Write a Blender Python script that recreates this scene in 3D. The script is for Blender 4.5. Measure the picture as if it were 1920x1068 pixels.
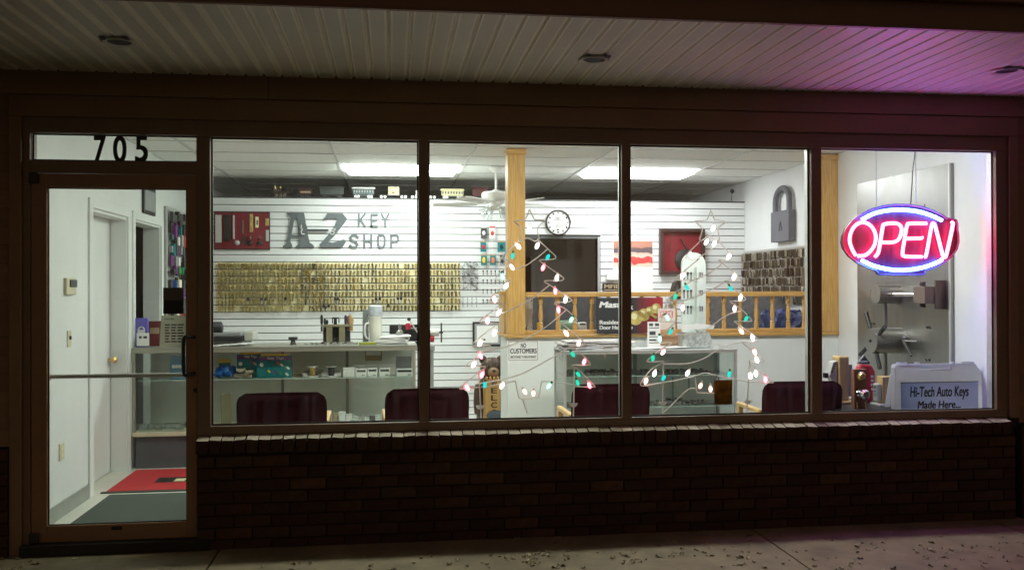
import bpy, math, random
from mathutils import Vector, Matrix

# ------------------------------------------------------------------ clear
for o in list(bpy.data.objects):
    bpy.data.objects.remove(o, do_unlink=True)
SC = bpy.context.scene
COL = SC.collection
RND = random.Random(7)
R = math.radians

# ------------------------------------------------------------------ camera
FPX = 1719.0
cam_d = bpy.data.cameras.new('camera')
cam = bpy.data.objects.new('camera', cam_d)
COL.objects.link(cam)
cam_d.sensor_width = 36.0
cam_d.lens = 36.0 * FPX / 1920.0
cam_d.clip_start = 0.05
cam_d.clip_end = 500
CAM = Vector((0, -5.634, 1.466))
RM = Matrix.Rotation(R(-7.52), 3, 'Z') @ Matrix.Rotation(R(90.235), 3, 'X') @ Matrix.Rotation(R(-0.155), 3, 'Z')
cam.matrix_world = Matrix.Translation(CAM) @ RM.to_4x4()
SC.camera = cam

# ------------------------------------------------------------------ night sky, exposure
world = bpy.data.worlds.new('World')
SC.world = world
world.use_nodes = True
wn = world.node_tree
bg = wn.nodes['Background']
sky = wn.nodes.new('ShaderNodeTexSky')
sky.sky_type = 'NISHITA'
sky.sun_disc = False
sky.sun_elevation = R(2.0)
sky.sun_rotation = R(160)
wmix = wn.nodes.new('ShaderNodeMix')
wmix.data_type = 'RGBA'
wmix.inputs[0].default_value = 0.9
wmix.inputs[7].default_value = (1.0, 0.70, 0.46, 1)      # town glow under cloud
wn.links.new(sky.outputs[0], wmix.inputs[6])
wn.links.new(wmix.outputs[2], bg.inputs[0])
bg.inputs[1].default_value = 0.085
SC.view_settings.view_transform = 'Standard'
SC.view_settings.look = 'None'
SC.view_settings.exposure = 0.0
SC.view_settings.gamma = 1.0
SC.view_settings.use_curve_mapping = False
SC.render.engine = 'CYCLES'
cy = SC.cycles
cy.use_denoising = True
cy.max_bounces = 10
cy.diffuse_bounces = 6
cy.glossy_bounces = 4
cy.transparent_max_bounces = 24
cy.transmission_bounces = 4
cy.caustics_reflective = False
cy.caustics_refractive = False
cy.sample_clamp_indirect = 6.0
cy.blur_glossy = 0.5

# ------------------------------------------------------------------ picture -> place (points on real planes)
def ray(px, py):
    return RM @ Vector(((px - 960) / FPX, -(py - 534) / FPX, -1.0))
def WY(px, py, Y):
    v = ray(px, py); return CAM + v * ((Y - CAM.y) / v.y)
def WZ(px, py, Z):
    v = ray(px, py); return CAM + v * ((Z - CAM.z) / v.z)
def WX(px, py, X):
    v = ray(px, py); return CAM + v * ((X - CAM.x) / v.x)
def XY(px, Y, py=541):
    return WY(px, py, Y).x
def BX(px0, px1, py0, py1, Y):
    a = WY((px0 + px1) / 2, py0, Y); b = WY((px0 + px1) / 2, py1, Y)
    return XY(px0, Y), XY(px1, Y), b.z, a.z          # x0,x1,z0,z1

# ------------------------------------------------------------------ materials
MATS = {}
def nodes_of(m):
    m.use_nodes = True
    t = m.node_tree
    return t, t.nodes['Principled BSDF']
def mat(name, col, rough=0.55, metal=0.0, var=0.10, scale=9.0, bump=0.0, bscale=60.0, spec=0.5, stretch=(1, 1, 1), emit=None, estr=0.0, rnd=0.0, coat=0.0):
    if name in MATS: return MATS[name]
    m = bpy.data.materials.new(name); MATS[name] = m
    t, p = nodes_of(m)
    p.inputs['Roughness'].default_value = rough
    p.inputs['Metallic'].default_value = metal
    p.inputs['Specular IOR Level'].default_value = spec
    if coat: p.inputs['Coat Weight'].default_value = coat
    tc = t.nodes.new('ShaderNodeTexCoord')
    mp = t.nodes.new('ShaderNodeMapping'); mp.inputs['Scale'].default_value = stretch
    t.links.new(tc.outputs['Object'], mp.inputs[0])
    nz = t.nodes.new('ShaderNodeTexNoise'); nz.inputs['Scale'].default_value = scale
    nz.inputs['Detail'].default_value = 5; nz.inputs['Roughness'].default_value = 0.65
    t.links.new(mp.outputs[0], nz.inputs[0])
    mr = t.nodes.new('ShaderNodeMapRange')
    mr.inputs[1].default_value = 0.25; mr.inputs[2].default_value = 0.75
    mr.inputs[3].default_value = 1 - var; mr.inputs[4].default_value = 1 + var
    t.links.new(nz.outputs[0], mr.inputs[0])
    mul = t.nodes.new('ShaderNodeMix'); mul.data_type = 'RGBA'; mul.blend_type = 'MULTIPLY'
    mul.inputs[0].default_value = 1.0
    mul.inputs[6].default_value = (*col, 1)
    src = mr.outputs[0]
    if rnd:
        oi = t.nodes.new('ShaderNodeObjectInfo')
        m2 = t.nodes.new('ShaderNodeMapRange'); m2.inputs[3].default_value = 1 - rnd; m2.inputs[4].default_value = 1 + rnd
        t.links.new(oi.outputs['Random'], m2.inputs[0])
        mm = t.nodes.new('ShaderNodeMath'); mm.operation = 'MULTIPLY'
        t.links.new(src, mm.inputs[0]); t.links.new(m2.outputs[0], mm.inputs[1]); src = mm.outputs[0]
    t.links.new(src, mul.inputs[7])
    t.links.new(mul.outputs[2], p.inputs['Base Color'])
    r2 = t.nodes.new('ShaderNodeMapRange')
    r2.inputs[3].default_value = max(0.02, rough - 0.08); r2.inputs[4].default_value = min(1, rough + 0.08)
    t.links.new(nz.outputs[0], r2.inputs[0]); t.links.new(r2.outputs[0], p.inputs['Roughness'])
    if bump:
        n2 = t.nodes.new('ShaderNodeTexNoise'); n2.inputs['Scale'].default_value = bscale; n2.inputs['Detail'].default_value = 4
        t.links.new(mp.outputs[0], n2.inputs[0])
        b = t.nodes.new('ShaderNodeBump'); b.inputs['Strength'].default_value = bump; b.inputs['Distance'].default_value = 0.004
        t.links.new(n2.outputs[0], b.inputs['Height']); t.links.new(b.outputs[0], p.inputs['Normal'])
    if emit:
        p.inputs['Emission Color'].default_value = (*emit, 1); p.inputs['Emission Strength'].default_value = estr
    return m
def emat(name, col, s):
    if name in MATS: return MATS[name]
    m = bpy.data.materials.new(name); MATS[name] = m
    m.use_nodes = True; t = m.node_tree; t.nodes.clear()
    e = t.nodes.new('ShaderNodeEmission'); e.inputs[0].default_value = (*col, 1); e.inputs[1].default_value = s
    o = t.nodes.new('ShaderNodeOutputMaterial'); t.links.new(e.outputs[0], o.inputs[0])
    return m
def gmat(name, tint, refl=1.0, rough=0.01, dirt=0.0):
    m = bpy.data.materials.new(name); MATS[name] = m
    m.use_nodes = True; t = m.node_tree; t.nodes.clear()
    tr = t.nodes.new('ShaderNodeBsdfTransparent'); tr.inputs[0].default_value = (*tint, 1)
    gl = t.nodes.new('ShaderNodeBsdfGlossy'); gl.inputs['Roughness'].default_value = rough
    fr = t.nodes.new('ShaderNodeFresnel')
    ge = t.nodes.new('ShaderNodeNewGeometry'); io = t.nodes.new('ShaderNodeMapRange')     # same reflectance on both faces of a thin sheet
    io.inputs[3].default_value = 1.5; io.inputs[4].default_value = 1 / 1.5
    t.links.new(ge.outputs['Backfacing'], io.inputs[0]); t.links.new(io.outputs[0], fr.inputs[0])
    ml = t.nodes.new('ShaderNodeMath'); ml.operation = 'MULTIPLY'; ml.inputs[1].default_value = refl
    mx = t.nodes.new('ShaderNodeMixShader'); o = t.nodes.new('ShaderNodeOutputMaterial')
    t.links.new(fr.outputs[0], ml.inputs[0]); t.links.new(ml.outputs[0], mx.inputs[0])
    t.links.new(tr.outputs[0], mx.inputs[1]); t.links.new(gl.outputs[0], mx.inputs[2])
    if dirt:                                             # thin film of dust and rain runs
        tc = t.nodes.new('ShaderNodeTexCoord'); mp = t.nodes.new('ShaderNodeMapping'); mp.inputs['Scale'].default_value = (14, 1, 0.9)
        nz = t.nodes.new('ShaderNodeTexNoise'); nz.inputs['Scale'].default_value = 2.2; nz.inputs['Detail'].default_value = 6
        rg = t.nodes.new('ShaderNodeMapRange'); rg.inputs[1].default_value = 0.42; rg.inputs[2].default_value = 0.78; rg.inputs[3].default_value = 0.0; rg.inputs[4].default_value = dirt
        t.links.new(tc.outputs['Object'], mp.inputs[0]); t.links.new(mp.outputs[0], nz.inputs[0]); t.links.new(nz.outputs[0], rg.inputs[0])
        tl = t.nodes.new('ShaderNodeBsdfTranslucent'); tl.inputs[0].default_value = (.8, .8, .78, 1)
        m2 = t.nodes.new('ShaderNodeMixShader'); t.links.new(rg.outputs[0], m2.inputs[0]); t.links.new(mx.outputs[0], m2.inputs[1]); t.links.new(tl.outputs[0], m2.inputs[2]); t.links.new(m2.outputs[0], o.inputs[0])
    else: t.links.new(mx.outputs[0], o.inputs[0])
    return m
def wood(name, c1, c2, axis='Z', scale=14.0, rough=0.42):
    m = bpy.data.materials.new(name); MATS[name] = m
    t, p = nodes_of(m)
    tc = t.nodes.new('ShaderNodeTexCoord'); mp = t.nodes.new('ShaderNodeMapping')
    s = [7.0, 7.0, 7.0]; s['XYZ'.index(axis)] = 0.35
    mp.inputs['Scale'].default_value = s
    oi = t.nodes.new('ShaderNodeObjectInfo')
    t.links.new(tc.outputs['Object'], mp.inputs[0])
    add = t.nodes.new('ShaderNodeVectorMath'); add.operation = 'ADD'
    t.links.new(mp.outputs[0], add.inputs[0]); t.links.new(oi.outputs['Random'], add.inputs[1])
    nz = t.nodes.new('ShaderNodeTexNoise'); nz.inputs['Scale'].default_value = scale; nz.inputs['Detail'].default_value = 8; nz.inputs['Distortion'].default_value = 0.4
    t.links.new(add.outputs[0], nz.inputs[0])
    cr = t.nodes.new('ShaderNodeValToRGB')
    cr.color_ramp.elements[0].position = 0.35; cr.color_ramp.elements[0].color = (*c1, 1)
    cr.color_ramp.elements[1].position = 0.68; cr.color_ramp.elements[1].color = (*c2, 1)
    t.links.new(nz.outputs[0], cr.inputs[0]); t.links.new(cr.outputs[0], p.inputs['Base Color'])
    b = t.nodes.new('ShaderNodeBump'); b.inputs['Strength'].default_value = 0.15; b.inputs['Distance'].default_value = 0.002
    t.links.new(nz.outputs[0], b.inputs['Height']); t.links.new(b.outputs[0], p.inputs['Normal'])
    p.inputs['Roughness'].default_value = rough
    return m
def rampmat(name, stops, axis, length, rough=0.5, wave=None):
    """flat print: a colour ramp along one axis of the object (poster, sign face)"""
    m = bpy.data.materials.new(name); MATS[name] = m
    t, p = nodes_of(m)
    tc = t.nodes.new('ShaderNodeTexCoord'); sx = t.nodes.new('ShaderNodeSeparateXYZ')
    t.links.new(tc.outputs['Generated'], sx.inputs[0])
    src = sx.outputs['XYZ'.index(axis)]
    if wave:
        nz = t.nodes.new('ShaderNodeTexNoise'); nz.inputs['Scale'].default_value = wave[0]; nz.inputs['Detail'].default_value = 3
        t.links.new(tc.outputs['Generated'], nz.inputs[0])
        ma = t.nodes.new('ShaderNodeMath'); ma.operation = 'MULTIPLY_ADD'; ma.inputs[1].default_value = wave[1]
        t.links.new(nz.outputs[0], ma.inputs[0]); t.links.new(src, ma.inputs[2]); src = ma.outputs[0]
    cr = t.nodes.new('ShaderNodeValToRGB')
    while len(cr.color_ramp.elements) < len(stops): cr.color_ramp.elements.new(0.5)
    for e, (q, c) in zip(cr.color_ramp.elements, stops):
        e.position = q; e.color = (*c, 1)
    t.links.new(src, cr.inputs[0]); t.links.new(cr.outputs[0], p.inputs['Base Color'])
    p.inputs['Roughness'].default_value = rough
    return m
def palette_mat(name, cols, rough=0.6, var=0.18, scale=25.0, bump=0.3, bscale=90.0, metal=0.0):
    """each object takes its own colour from a ramp (bricks, leaves, keys)"""
    m = mat(name, (1, 1, 1), rough, metal, var, scale, bump, bscale)
    t = m.node_tree
    mul = [n for n in t.nodes if n.type == 'MIX' and n.blend_type == 'MULTIPLY'][0]
    oi = t.nodes.new('ShaderNodeObjectInfo'); cr = t.nodes.new('ShaderNodeValToRGB')
    cr.color_ramp.interpolation = 'LINEAR'
    while len(cr.color_ramp.elements) < len(cols): cr.color_ramp.elements.new(0.5)
    for i, (e, c) in enumerate(zip(cr.color_ramp.elements, cols)):
        e.position = i / (len(cols) - 1); e.color = (*c, 1)
    t.links.new(oi.outputs['Random'], cr.inputs[0]); t.links.new(cr.outputs[0], mul.inputs[6])
    return m

M_white = mat('white_wall_paint', (0.74, 0.765, 0.75), 0.6, var=0.06, scale=2, bump=0.08, bscale=180)
M_rwall = mat('pale_wall_paint', (0.74, 0.75, 0.76), 0.6, var=0.04, scale=3, bump=0.08, bscale=180)
M_slat = mat('white_slat_laminate', (0.74, 0.76, 0.76), 0.35, var=0.03, scale=2, rnd=0.02)
M_groove = mat('slat_groove', (0.075, 0.08, 0.08), 0.6)
M_tile = mat('ceiling_tile', (0.76, 0.77, 0.74), 0.9, var=0.05, scale=40, bump=0.6, bscale=220, rnd=0.02)
M_tbar = mat('ceiling_grid_metal', (0.5, 0.51, 0.5), 0.45, var=0.05)
M_floor = mat('vinyl_floor', (0.68, 0.66, 0.58), 0.35, var=0.08, scale=6)
M_base = mat('vinyl_baseboard', (0.30, 0.32, 0.29), 0.5)
M_conc = mat('sidewalk_concrete', (0.235, 0.192, 0.112), 0.72, var=0.38, scale=4.5, bump=0.5, bscale=120)
M_asph = mat('asphalt', (0.05, 0.05, 0.05), 0.9, var=0.2, scale=30, bump=0.6, bscale=200)
M_frame = mat('bronze_frame_paint', (0.20, 0.14, 0.095), 0.42, var=0.12, scale=5)
M_doorf = mat('brown_door_paint', (0.29, 0.165, 0.095), 0.42, var=0.12, scale=5)
M_alum = mat('satin_aluminium', (0.62, 0.62, 0.60), 0.38, 0.6, var=0.05, scale=30)
M_gask = mat('black_gasket', (0.012, 0.012, 0.012), 0.5)
M_case = mat('brown_trim_paint', (0.26, 0.165, 0.10), 0.55, var=0.14, scale=4, bump=0.15, bscale=70)
M_siding = mat('brown_siding_paint', (0.23, 0.14, 0.08), 0.6, var=0.16, scale=5, bump=0.25, bscale=60, stretch=(0.25, 1, 2.5), rnd=0.12)
M_fascia = mat('dark_fascia_paint', (0.16, 0.085, 0.055), 0.55, var=0.12, scale=3)
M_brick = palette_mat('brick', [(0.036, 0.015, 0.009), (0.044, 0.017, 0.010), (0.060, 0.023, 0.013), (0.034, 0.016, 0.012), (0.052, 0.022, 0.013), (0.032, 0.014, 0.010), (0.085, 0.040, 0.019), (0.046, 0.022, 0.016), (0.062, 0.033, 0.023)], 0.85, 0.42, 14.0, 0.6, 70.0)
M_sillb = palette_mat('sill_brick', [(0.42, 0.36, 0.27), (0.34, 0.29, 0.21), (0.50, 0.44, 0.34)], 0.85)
M_mortar = mat('mortar', (0.026, 0.017, 0.012), 0.95, bump=0.4, bscale=150)
M_black = mat('black_plastic', (0.015, 0.015, 0.016), 0.4)
M_blackg = mat('black_gloss', (0.01, 0.01, 0.011), 0.18)
M_dgrey = mat('dark_grey_plastic', (0.06, 0.062, 0.065), 0.45)
M_grey = mat('grey_plastic', (0.30, 0.31, 0.31), 0.5)
M_signgrey = mat('grey_sign_paint', (0.105, 0.125, 0.135), 0.55, var=0.12, scale=14)
M_signlight = mat('grey_letter_paint', (0.13, 0.15, 0.165), 0.55, var=0.08, scale=14)
M_wp = mat('white_plastic', (0.78, 0.78, 0.76), 0.35, var=0.03)
M_paper = mat('white_paper', (0.80, 0.80, 0.78), 0.8, var=0.05, scale=14)
M_cream = mat('cream_paper', (0.80, 0.73, 0.45), 0.8, var=0.10, scale=16)
M_cream2 = mat('cream_plate', (0.62, 0.58, 0.42), 0.5)
M_ink = mat('black_ink', (0.02, 0.02, 0.022), 0.6)
M_red = mat('red_board', (0.17, 0.006, 0.016), 0.45, var=0.12, scale=6)
M_redl = mat('red_plastic', (0.55, 0.02, 0.05), 0.35)
M_redp = mat('red_print', (0.6, 0.05, 0.05), 0.6)
M_mag = mat('purple_print', (0.18, 0.03, 0.20), 0.6)
M_teal = mat('teal_card', (0.0, 0.17, 0.19), 0.5, var=0.08)
M_yel = mat('yellow_print', (0.75, 0.50, 0.03), 0.5)
M_blue = mat('blue_film', (0.02, 0.16, 0.55), 0.25, var=0.35, scale=12, bump=0.5, bscale=20)
M_bluec = mat('blue_print', (0.03, 0.10, 0.42), 0.5)
M_lilac = mat('violet_print', (0.13, 0.11, 0.45), 0.5)
M_green = mat('green_print', (0.03, 0.30, 0.10), 0.5)
M_orange = mat('orange_print', (0.75, 0.16, 0.07), 0.5)
M_brass = mat('brass', (0.72, 0.52, 0.20), 0.28, 0.9, var=0.12, scale=20)
M_chrome = mat('chrome', (0.75, 0.75, 0.74), 0.15, 1.0, var=0.04)
M_steel = mat('brushed_steel', (0.31, 0.31, 0.295), 0.34, 0.9, var=0.10, scale=7, stretch=(1, 3, 0.2))
M_boss = mat('machined_steel', (0.30, 0.29, 0.26), 0.42, 0.8, var=0.16, scale=22, stretch=(6, 1, 1))
M_bossd = mat('brown_steel_block', (0.17, 0.13, 0.11), 0.5, 0.5)
M_darkst = mat('dark_steel', (0.05, 0.05, 0.05), 0.45, 0.6)
M_lock = mat('grey_painted_wood', (0.115, 0.12, 0.145), 0.55, var=0.08, scale=8)
M_oak = wood('oak_upright', (0.46, 0.25, 0.065), (0.64, 0.39, 0.13), 'Z')
M_oakh = wood('oak_rail', (0.46, 0.25, 0.065), (0.62, 0.38, 0.13), 'X')
M_pine = wood('light_wood', (0.50, 0.33, 0.13), (0.62, 0.44, 0.20), 'Z')
M_mahog = wood('red_brown_wood', (0.20, 0.075, 0.035), (0.27, 0.11, 0.05), 'Z')
M_carve = wood('bear_brown_wood', (0.055, 0.03, 0.018), (0.10, 0.055, 0.03), 'Z', 9, 0.5)
M_carvel = wood('bear_sign_wood', (0.50, 0.28, 0.08), (0.62, 0.38, 0.13), 'Z', 9, 0.5)
M_muzzle = mat('bear_muzzle', (0.30, 0.19, 0.10), 0.6)
M_denim = mat('blue_grey_paint', (0.09, 0.11, 0.14), 0.7)
M_burg = mat('burgundy_fabric', (0.045, 0.004, 0.009), 0.9, var=0.22, scale=90, bump=0.4, bscale=400, spec=0.2)
M_mat = mat('dark_door_mat', (0.060, 0.072, 0.062), 0.95, var=0.2, scale=120, bump=0.6, bscale=400)
M_rug = mat('red_rug', (0.52, 0.028, 0.035), 0.95, var=0.12, scale=100, bump=0.5, bscale=400)
M_panelgrey = mat('grey_kick_panel', (0.085, 0.088, 0.10), 0.55, var=0.1)
M_casegrn = mat('case_back_panel', (0.68, 0.74, 0.69), 0.35, var=0.05, scale=3)
M_casem = mat('case_metal_trim', (0.36, 0.36, 0.29), 0.35, 0.5, var=0.06)
M_wire = mat('white_wire', (0.80, 0.76, 0.73), 0.45)
M_tan = mat('tan_cardboard', (0.42, 0.32, 0.19), 0.8, var=0.1)
M_khaki = mat('khaki_plastic', (0.24, 0.22, 0.13), 0.5)
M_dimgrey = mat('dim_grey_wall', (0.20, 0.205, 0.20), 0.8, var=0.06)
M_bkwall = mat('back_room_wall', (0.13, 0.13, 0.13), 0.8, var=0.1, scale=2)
M_dark = mat('back_room_dark', (0.02, 0.02, 0.021), 0.8)
M_vinyl = None
M_glass = gmat('window_glass', (0.97, 0.985, 0.975), dirt=0.010)
M_doorglass = gmat('door_glass', (0.95, 0.985, 0.965), dirt=0.010)
M_cglass = gmat('case_glass', (0.95, 0.975, 0.96))
M_clear = gmat('clear_plastic', (0.90, 0.92, 0.91), 1.0, 0.1)
M_light = emat('fluorescent_diffuser', (0.93, 1.0, 0.94), 25.0)
M_light2 = emat('fluorescent_diffuser_neutral', (0.97, 0.98, 1.0), 25.0)
M_strip = emat('fluorescent_strip', (0.95, 1.0, 0.89), 60.0)
M_strip2 = emat('fluorescent_strip_neutral', (0.98, 0.98, 0.97), 58.0)
M_nred = emat('neon_red', (1.0, 0.035, 0.11), 56.0)
M_nblue = emat('neon_blue', (0.05, 0.20, 1.0), 105.0)
M_bw = emat('bulb_white', (1.0, 0.92, 0.86), 8.0)
M_bg = emat('bulb_green', (0.02, 0.85, 0.55), 1.1)
M_bgw = emat('bulb_pale_green', (0.35, 1.0, 0.72), 3.0)
M_bt = emat('bulb_teal', (0.01, 0.80, 0.72), 1.15)
M_br = emat('bulb_red', (1.0, 0.13, 0.19), 10.0)
M_bp = emat('bulb_pink', (1.0, 0.50, 0.50), 7.0)
M_bo = emat('bulb_peach', (1.0, 0.55, 0.40), 4.5)
M_openback = mat('open_sign_panel', (0.026, 0.005, 0.016), 0.5, var=0.1, spec=0.2)
def translucent(m, f, col=None):
    tt = m.node_tree; p = tt.nodes['Principled BSDF']; o_ = [n for n in tt.nodes if n.type == 'OUTPUT_MATERIAL'][0]
    tl_ = tt.nodes.new('ShaderNodeBsdfTranslucent'); mx = tt.nodes.new('ShaderNodeMixShader'); mx.inputs[0].default_value = f
    lk = p.inputs['Base Color'].links
    if lk: tt.links.new(lk[0].from_socket, tl_.inputs[0])
    tt.links.new(p.outputs[0], mx.inputs[1]); tt.links.new(tl_.outputs[0], mx.inputs[2]); tt.links.new(mx.outputs[0], o_.inputs[0])
    return m
translucent(M_wire, .5)

def soffit_mat():
    """cream vinyl with rows of fine vent slots across each plank"""
    m = mat('vinyl_soffit', (0.72, 0.70, 0.58), 0.5, var=0.05, scale=3, rnd=0.03)
    t = m.node_tree; p = t.nodes['Principled BSDF']
    tc = t.nodes.new('ShaderNodeTexCoord')
    sp = t.nodes.new('ShaderNodeSeparateXYZ'); t.links.new(tc.outputs['Object'], sp.inputs[0])
    a = t.nodes.new('ShaderNodeMath'); a.operation = 'MULTIPLY'; a.inputs[1].default_value = 2 * math.pi / 0.0125
    t.links.new(sp.outputs[1], a.inputs[0])
    s = t.nodes.new('ShaderNodeMath'); s.operation = 'SINE'; t.links.new(a.outputs[0], s.inputs[0])
    g = t.nodes.new('ShaderNodeMath'); g.operation = 'GREATER_THAN'; g.inputs[1].default_value = 0.35; t.links.new(s.outputs[0], g.inputs[0])
    ab = t.nodes.new('ShaderNodeMath'); ab.operation = 'ABSOLUTE'; t.links.new(sp.outputs[0], ab.inputs[0])
    l = t.nodes.new('ShaderNodeMath'); l.operation = 'LESS_THAN'; l.inputs[1].default_value = 0.033; t.links.new(ab.outputs[0], l.inputs[0])
    k = t.nodes.new('ShaderNodeMath'); k.operation = 'MULTIPLY'; t.links.new(g.outputs[0], k.inputs[0]); t.links.new(l.outputs[0], k.inputs[1])
    dk_ = t.nodes.new('ShaderNodeMix'); dk_.data_type = 'RGBA'; dk_.inputs[7].default_value = (.10, .095, .08, 1)      # open slots
    kk = t.nodes.new('ShaderNodeMath'); kk.operation = 'MULTIPLY'; kk.inputs[1].default_value = 0.75; t.links.new(k.outputs[0], kk.inputs[0])
    t.links.new(p.inputs['Base Color'].links[0].from_socket, dk_.inputs[6]); t.links.new(kk.outputs[0], dk_.inputs[0]); t.links.new(dk_.outputs[2], p.inputs['Base Color'])
    b = t.nodes.new('ShaderNodeBump'); b.invert = True; b.inputs['Strength'].default_value = 0.6; b.inputs['Distance'].default_value = 0.003
    t.links.new(k.outputs[0], b.inputs['Height']); t.links.new(b.outputs[0], p.inputs['Normal'])
    return m
M_vinyl = soffit_mat()

# ------------------------------------------------------------------ mesh building
WL = {}
class MB:
    def __init__(s): s.v = []; s.f = []
    def add(s, vs, fs):
        n = len(s.v); s.v += [tuple(q) for q in vs]; s.f += [tuple(i + n for i in f) for f in fs]; return s
    def box(s, x0, x1, y0, y1, z0, z1):
        if x0 > x1: x0, x1 = x1, x0
        if y0 > y1: y0, y1 = y1, y0
        if z0 > z1: z0, z1 = z1, z0
        return s.add([(x0, y0, z0), (x1, y0, z0), (x1, y1, z0), (x0, y1, z0), (x0, y0, z1), (x1, y0, z1), (x1, y1, z1), (x0, y1, z1)],
                     [(0, 3, 2, 1), (4, 5, 6, 7), (0, 1, 5, 4), (1, 2, 6, 5), (2, 3, 7, 6), (3, 0, 4, 7)])
    def obox(s, c, ax, ay, az, hx, hy, hz):
        c = Vector(c); vs = []
        for dz in (-1, 1):
            for dx, dy in ((-1, -1), (1, -1), (1, 1), (-1, 1)):
                vs.append(c + Vector(ax) * hx * dx + Vector(ay) * hy * dy + Vector(az) * hz * dz)
        return s.add(vs, [(0, 3, 2, 1), (4, 5, 6, 7), (0, 1, 5, 4), (1, 2, 6, 5), (2, 3, 7, 6), (3, 0, 4, 7)])
    def cyl(s, p0, p1, r0, r1=None, n=14, cap=True):
        r1 = r0 if r1 is None else r1
        p0 = Vector(p0); p1 = Vector(p1); d = (p1 - p0).normalized()
        a = d.orthogonal().normalized(); b = d.cross(a); vs = []
        for p, r in ((p0, r0), (p1, r1)):
            for i in range(n):
                t = 2 * math.pi * i / n; vs.append(p + (a * math.cos(t) + b * math.sin(t)) * r)
        fs = [(i, (i + 1) % n, n + (i + 1) % n, n + i) for i in range(n)]
        if cap: fs += [tuple(range(n - 1, -1, -1)), tuple(range(n, 2 * n))]
        return s.add(vs, fs)
    def lathe(s, prof, c, axis=(0, 0, 1), n=18, cap=True):
        """prof: (radius, height) pairs along axis from c"""
        c = Vector(c); d = Vector(axis).normalized(); a = d.orthogonal().normalized(); b = d.cross(a); vs = []; m = len(prof)
        for r, h in prof:
            for i in range(n):
                t = 2 * math.pi * i / n; vs.append(c + d * h + (a * math.cos(t) + b * math.sin(t)) * r)
        fs = [(j * n + i, j * n + (i + 1) % n, (j + 1) * n + (i + 1) % n, (j + 1) * n + i) for j in range(m - 1) for i in range(n)]
        if cap: fs += [tuple(range(n - 1, -1, -1)), tuple(range((m - 1) * n, m * n))]
        return s.add(vs, fs)
    def ball(s, c, rx, ry=None, rz=None, n=12, m=8):
        ry = rx if ry is None else ry; rz = rx if rz is None else rz
        vs = [(c[0], c[1], c[2] - rz)]; fs = []
        for j in range(1, m):
            ph = -math.pi / 2 + math.pi * j / m
            for i in range(n):
                t = 2 * math.pi * i / n
                vs.append((c[0] + rx * math.cos(ph) * math.cos(t), c[1] + ry * math.cos(ph) * math.sin(t), c[2] + rz * math.sin(ph)))
        vs.append((c[0], c[1], c[2] + rz)); L = len(vs) - 1
        for i in range(n): fs.append((0, 1 + (i + 1) % n, 1 + i))
        for j in range(m - 2):
            for i in range(n):
                a = 1 + j * n + i; b = 1 + j * n + (i + 1) % n; fs.append((a, b, b + n, a + n))
        for i in range(n): fs.append((L, 1 + (m - 2) * n + i, 1 + (m - 2) * n + (i + 1) % n))
        return s.add(vs, fs)
    def egg(s, c, d, ln, r, n=10):
        """C9 bulb: socket end at c - d*ln/2, tip at +"""
        c = Vector(c); d = Vector(d).normalized()
        pr = [(0.25, -0.5), (0.75, -0.36), (1.0, -0.12), (0.95, 0.12), (0.7, 0.32), (0.35, 0.45), (0.05, 0.5)]
        return s.lathe([(r * q, ln * h) for q, h in pr], c, d, n)
    def tube(s, pts, r, n=6, closed=False):
        P = [Vector(p) for p in pts]; m = len(P); vs = []; prev = None
        for i in range(m):
            if closed: t = P[(i + 1) % m] - P[i - 1]
            else: t = P[min(i + 1, m - 1)] - P[max(i - 1, 0)]
            if t.length < 1e-9: t = Vector((0, 0, 1))
            t.normalize()
            a = t.orthogonal().normalized() if prev is None else (prev - t * prev.dot(t))
            if a.length < 1e-6: a = t.orthogonal()
            a.normalize(); prev = a; b = t.cross(a)
            for k in range(n):
                th = 2 * math.pi * k / n; vs.append(P[i] + (a * math.cos(th) + b * math.sin(th)) * r)
        fs = []
        for i in range(m if closed else m - 1):
            j = (i + 1) % m
            for k in range(n): fs.append((i * n + k, i * n + (k + 1) % n, j * n + (k + 1) % n, j * n + k))
        if not closed: fs += [tuple(range(n - 1, -1, -1)), tuple(range((m - 1) * n, m * n))]
        return s.add(vs, fs)
    def prism(s, poly, mp, t0, t1):
        """poly: 2-D outline; mp(u, v, t) -> point; extruded t0..t1"""
        n = len(poly)
        vs = [mp(u, v, t0) for u, v in poly] + [mp(u, v, t1) for u, v in poly]
        return s.add(vs, [tuple(range(n)), tuple(range(2 * n - 1, n - 1, -1))] + [(i, i + n, (i + 1) % n + n, (i + 1) % n) for i in range(n)])
    def build(s, name, m, parent=None, bev=0.0, smooth=False, label=None, cat=None, group=None, kind=None, seg=2):
        if parent is not None: base = WL[parent.name]
        elif s.v:
            xs = [q[0] for q in s.v]; ys = [q[1] for q in s.v]; zs = [q[2] for q in s.v]
            base = Vector(((min(xs) + max(xs)) / 2, (min(ys) + max(ys)) / 2, min(zs)))
        off = base
        if parent is not None:
            xs = [q[0] for q in s.v]; ys = [q[1] for q in s.v]; zs = [q[2] for q in s.v]
            off = Vector(((min(xs) + max(xs)) / 2, (min(ys) + max(ys)) / 2, (min(zs) + max(zs)) / 2))
        me = bpy.data.meshes.new(name)
        me.from_pydata([(q[0] - off.x, q[1] - off.y, q[2] - off.z) for q in s.v], [], s.f)
        me.update()
        fix_normals(me)
        if smooth:
            me.polygons.foreach_set('use_smooth', [True] * len(me.polygons))
            try: me.set_sharp_from_angle(angle=0.7)
            except Exception: pass
        me.materials.append(m)
        o = bpy.data.objects.new(name, me); COL.objects.link(o)
        if parent is not None: o.parent = parent; o.location = off - base
        else: o.location = off
        WL[o.name] = off
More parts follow.
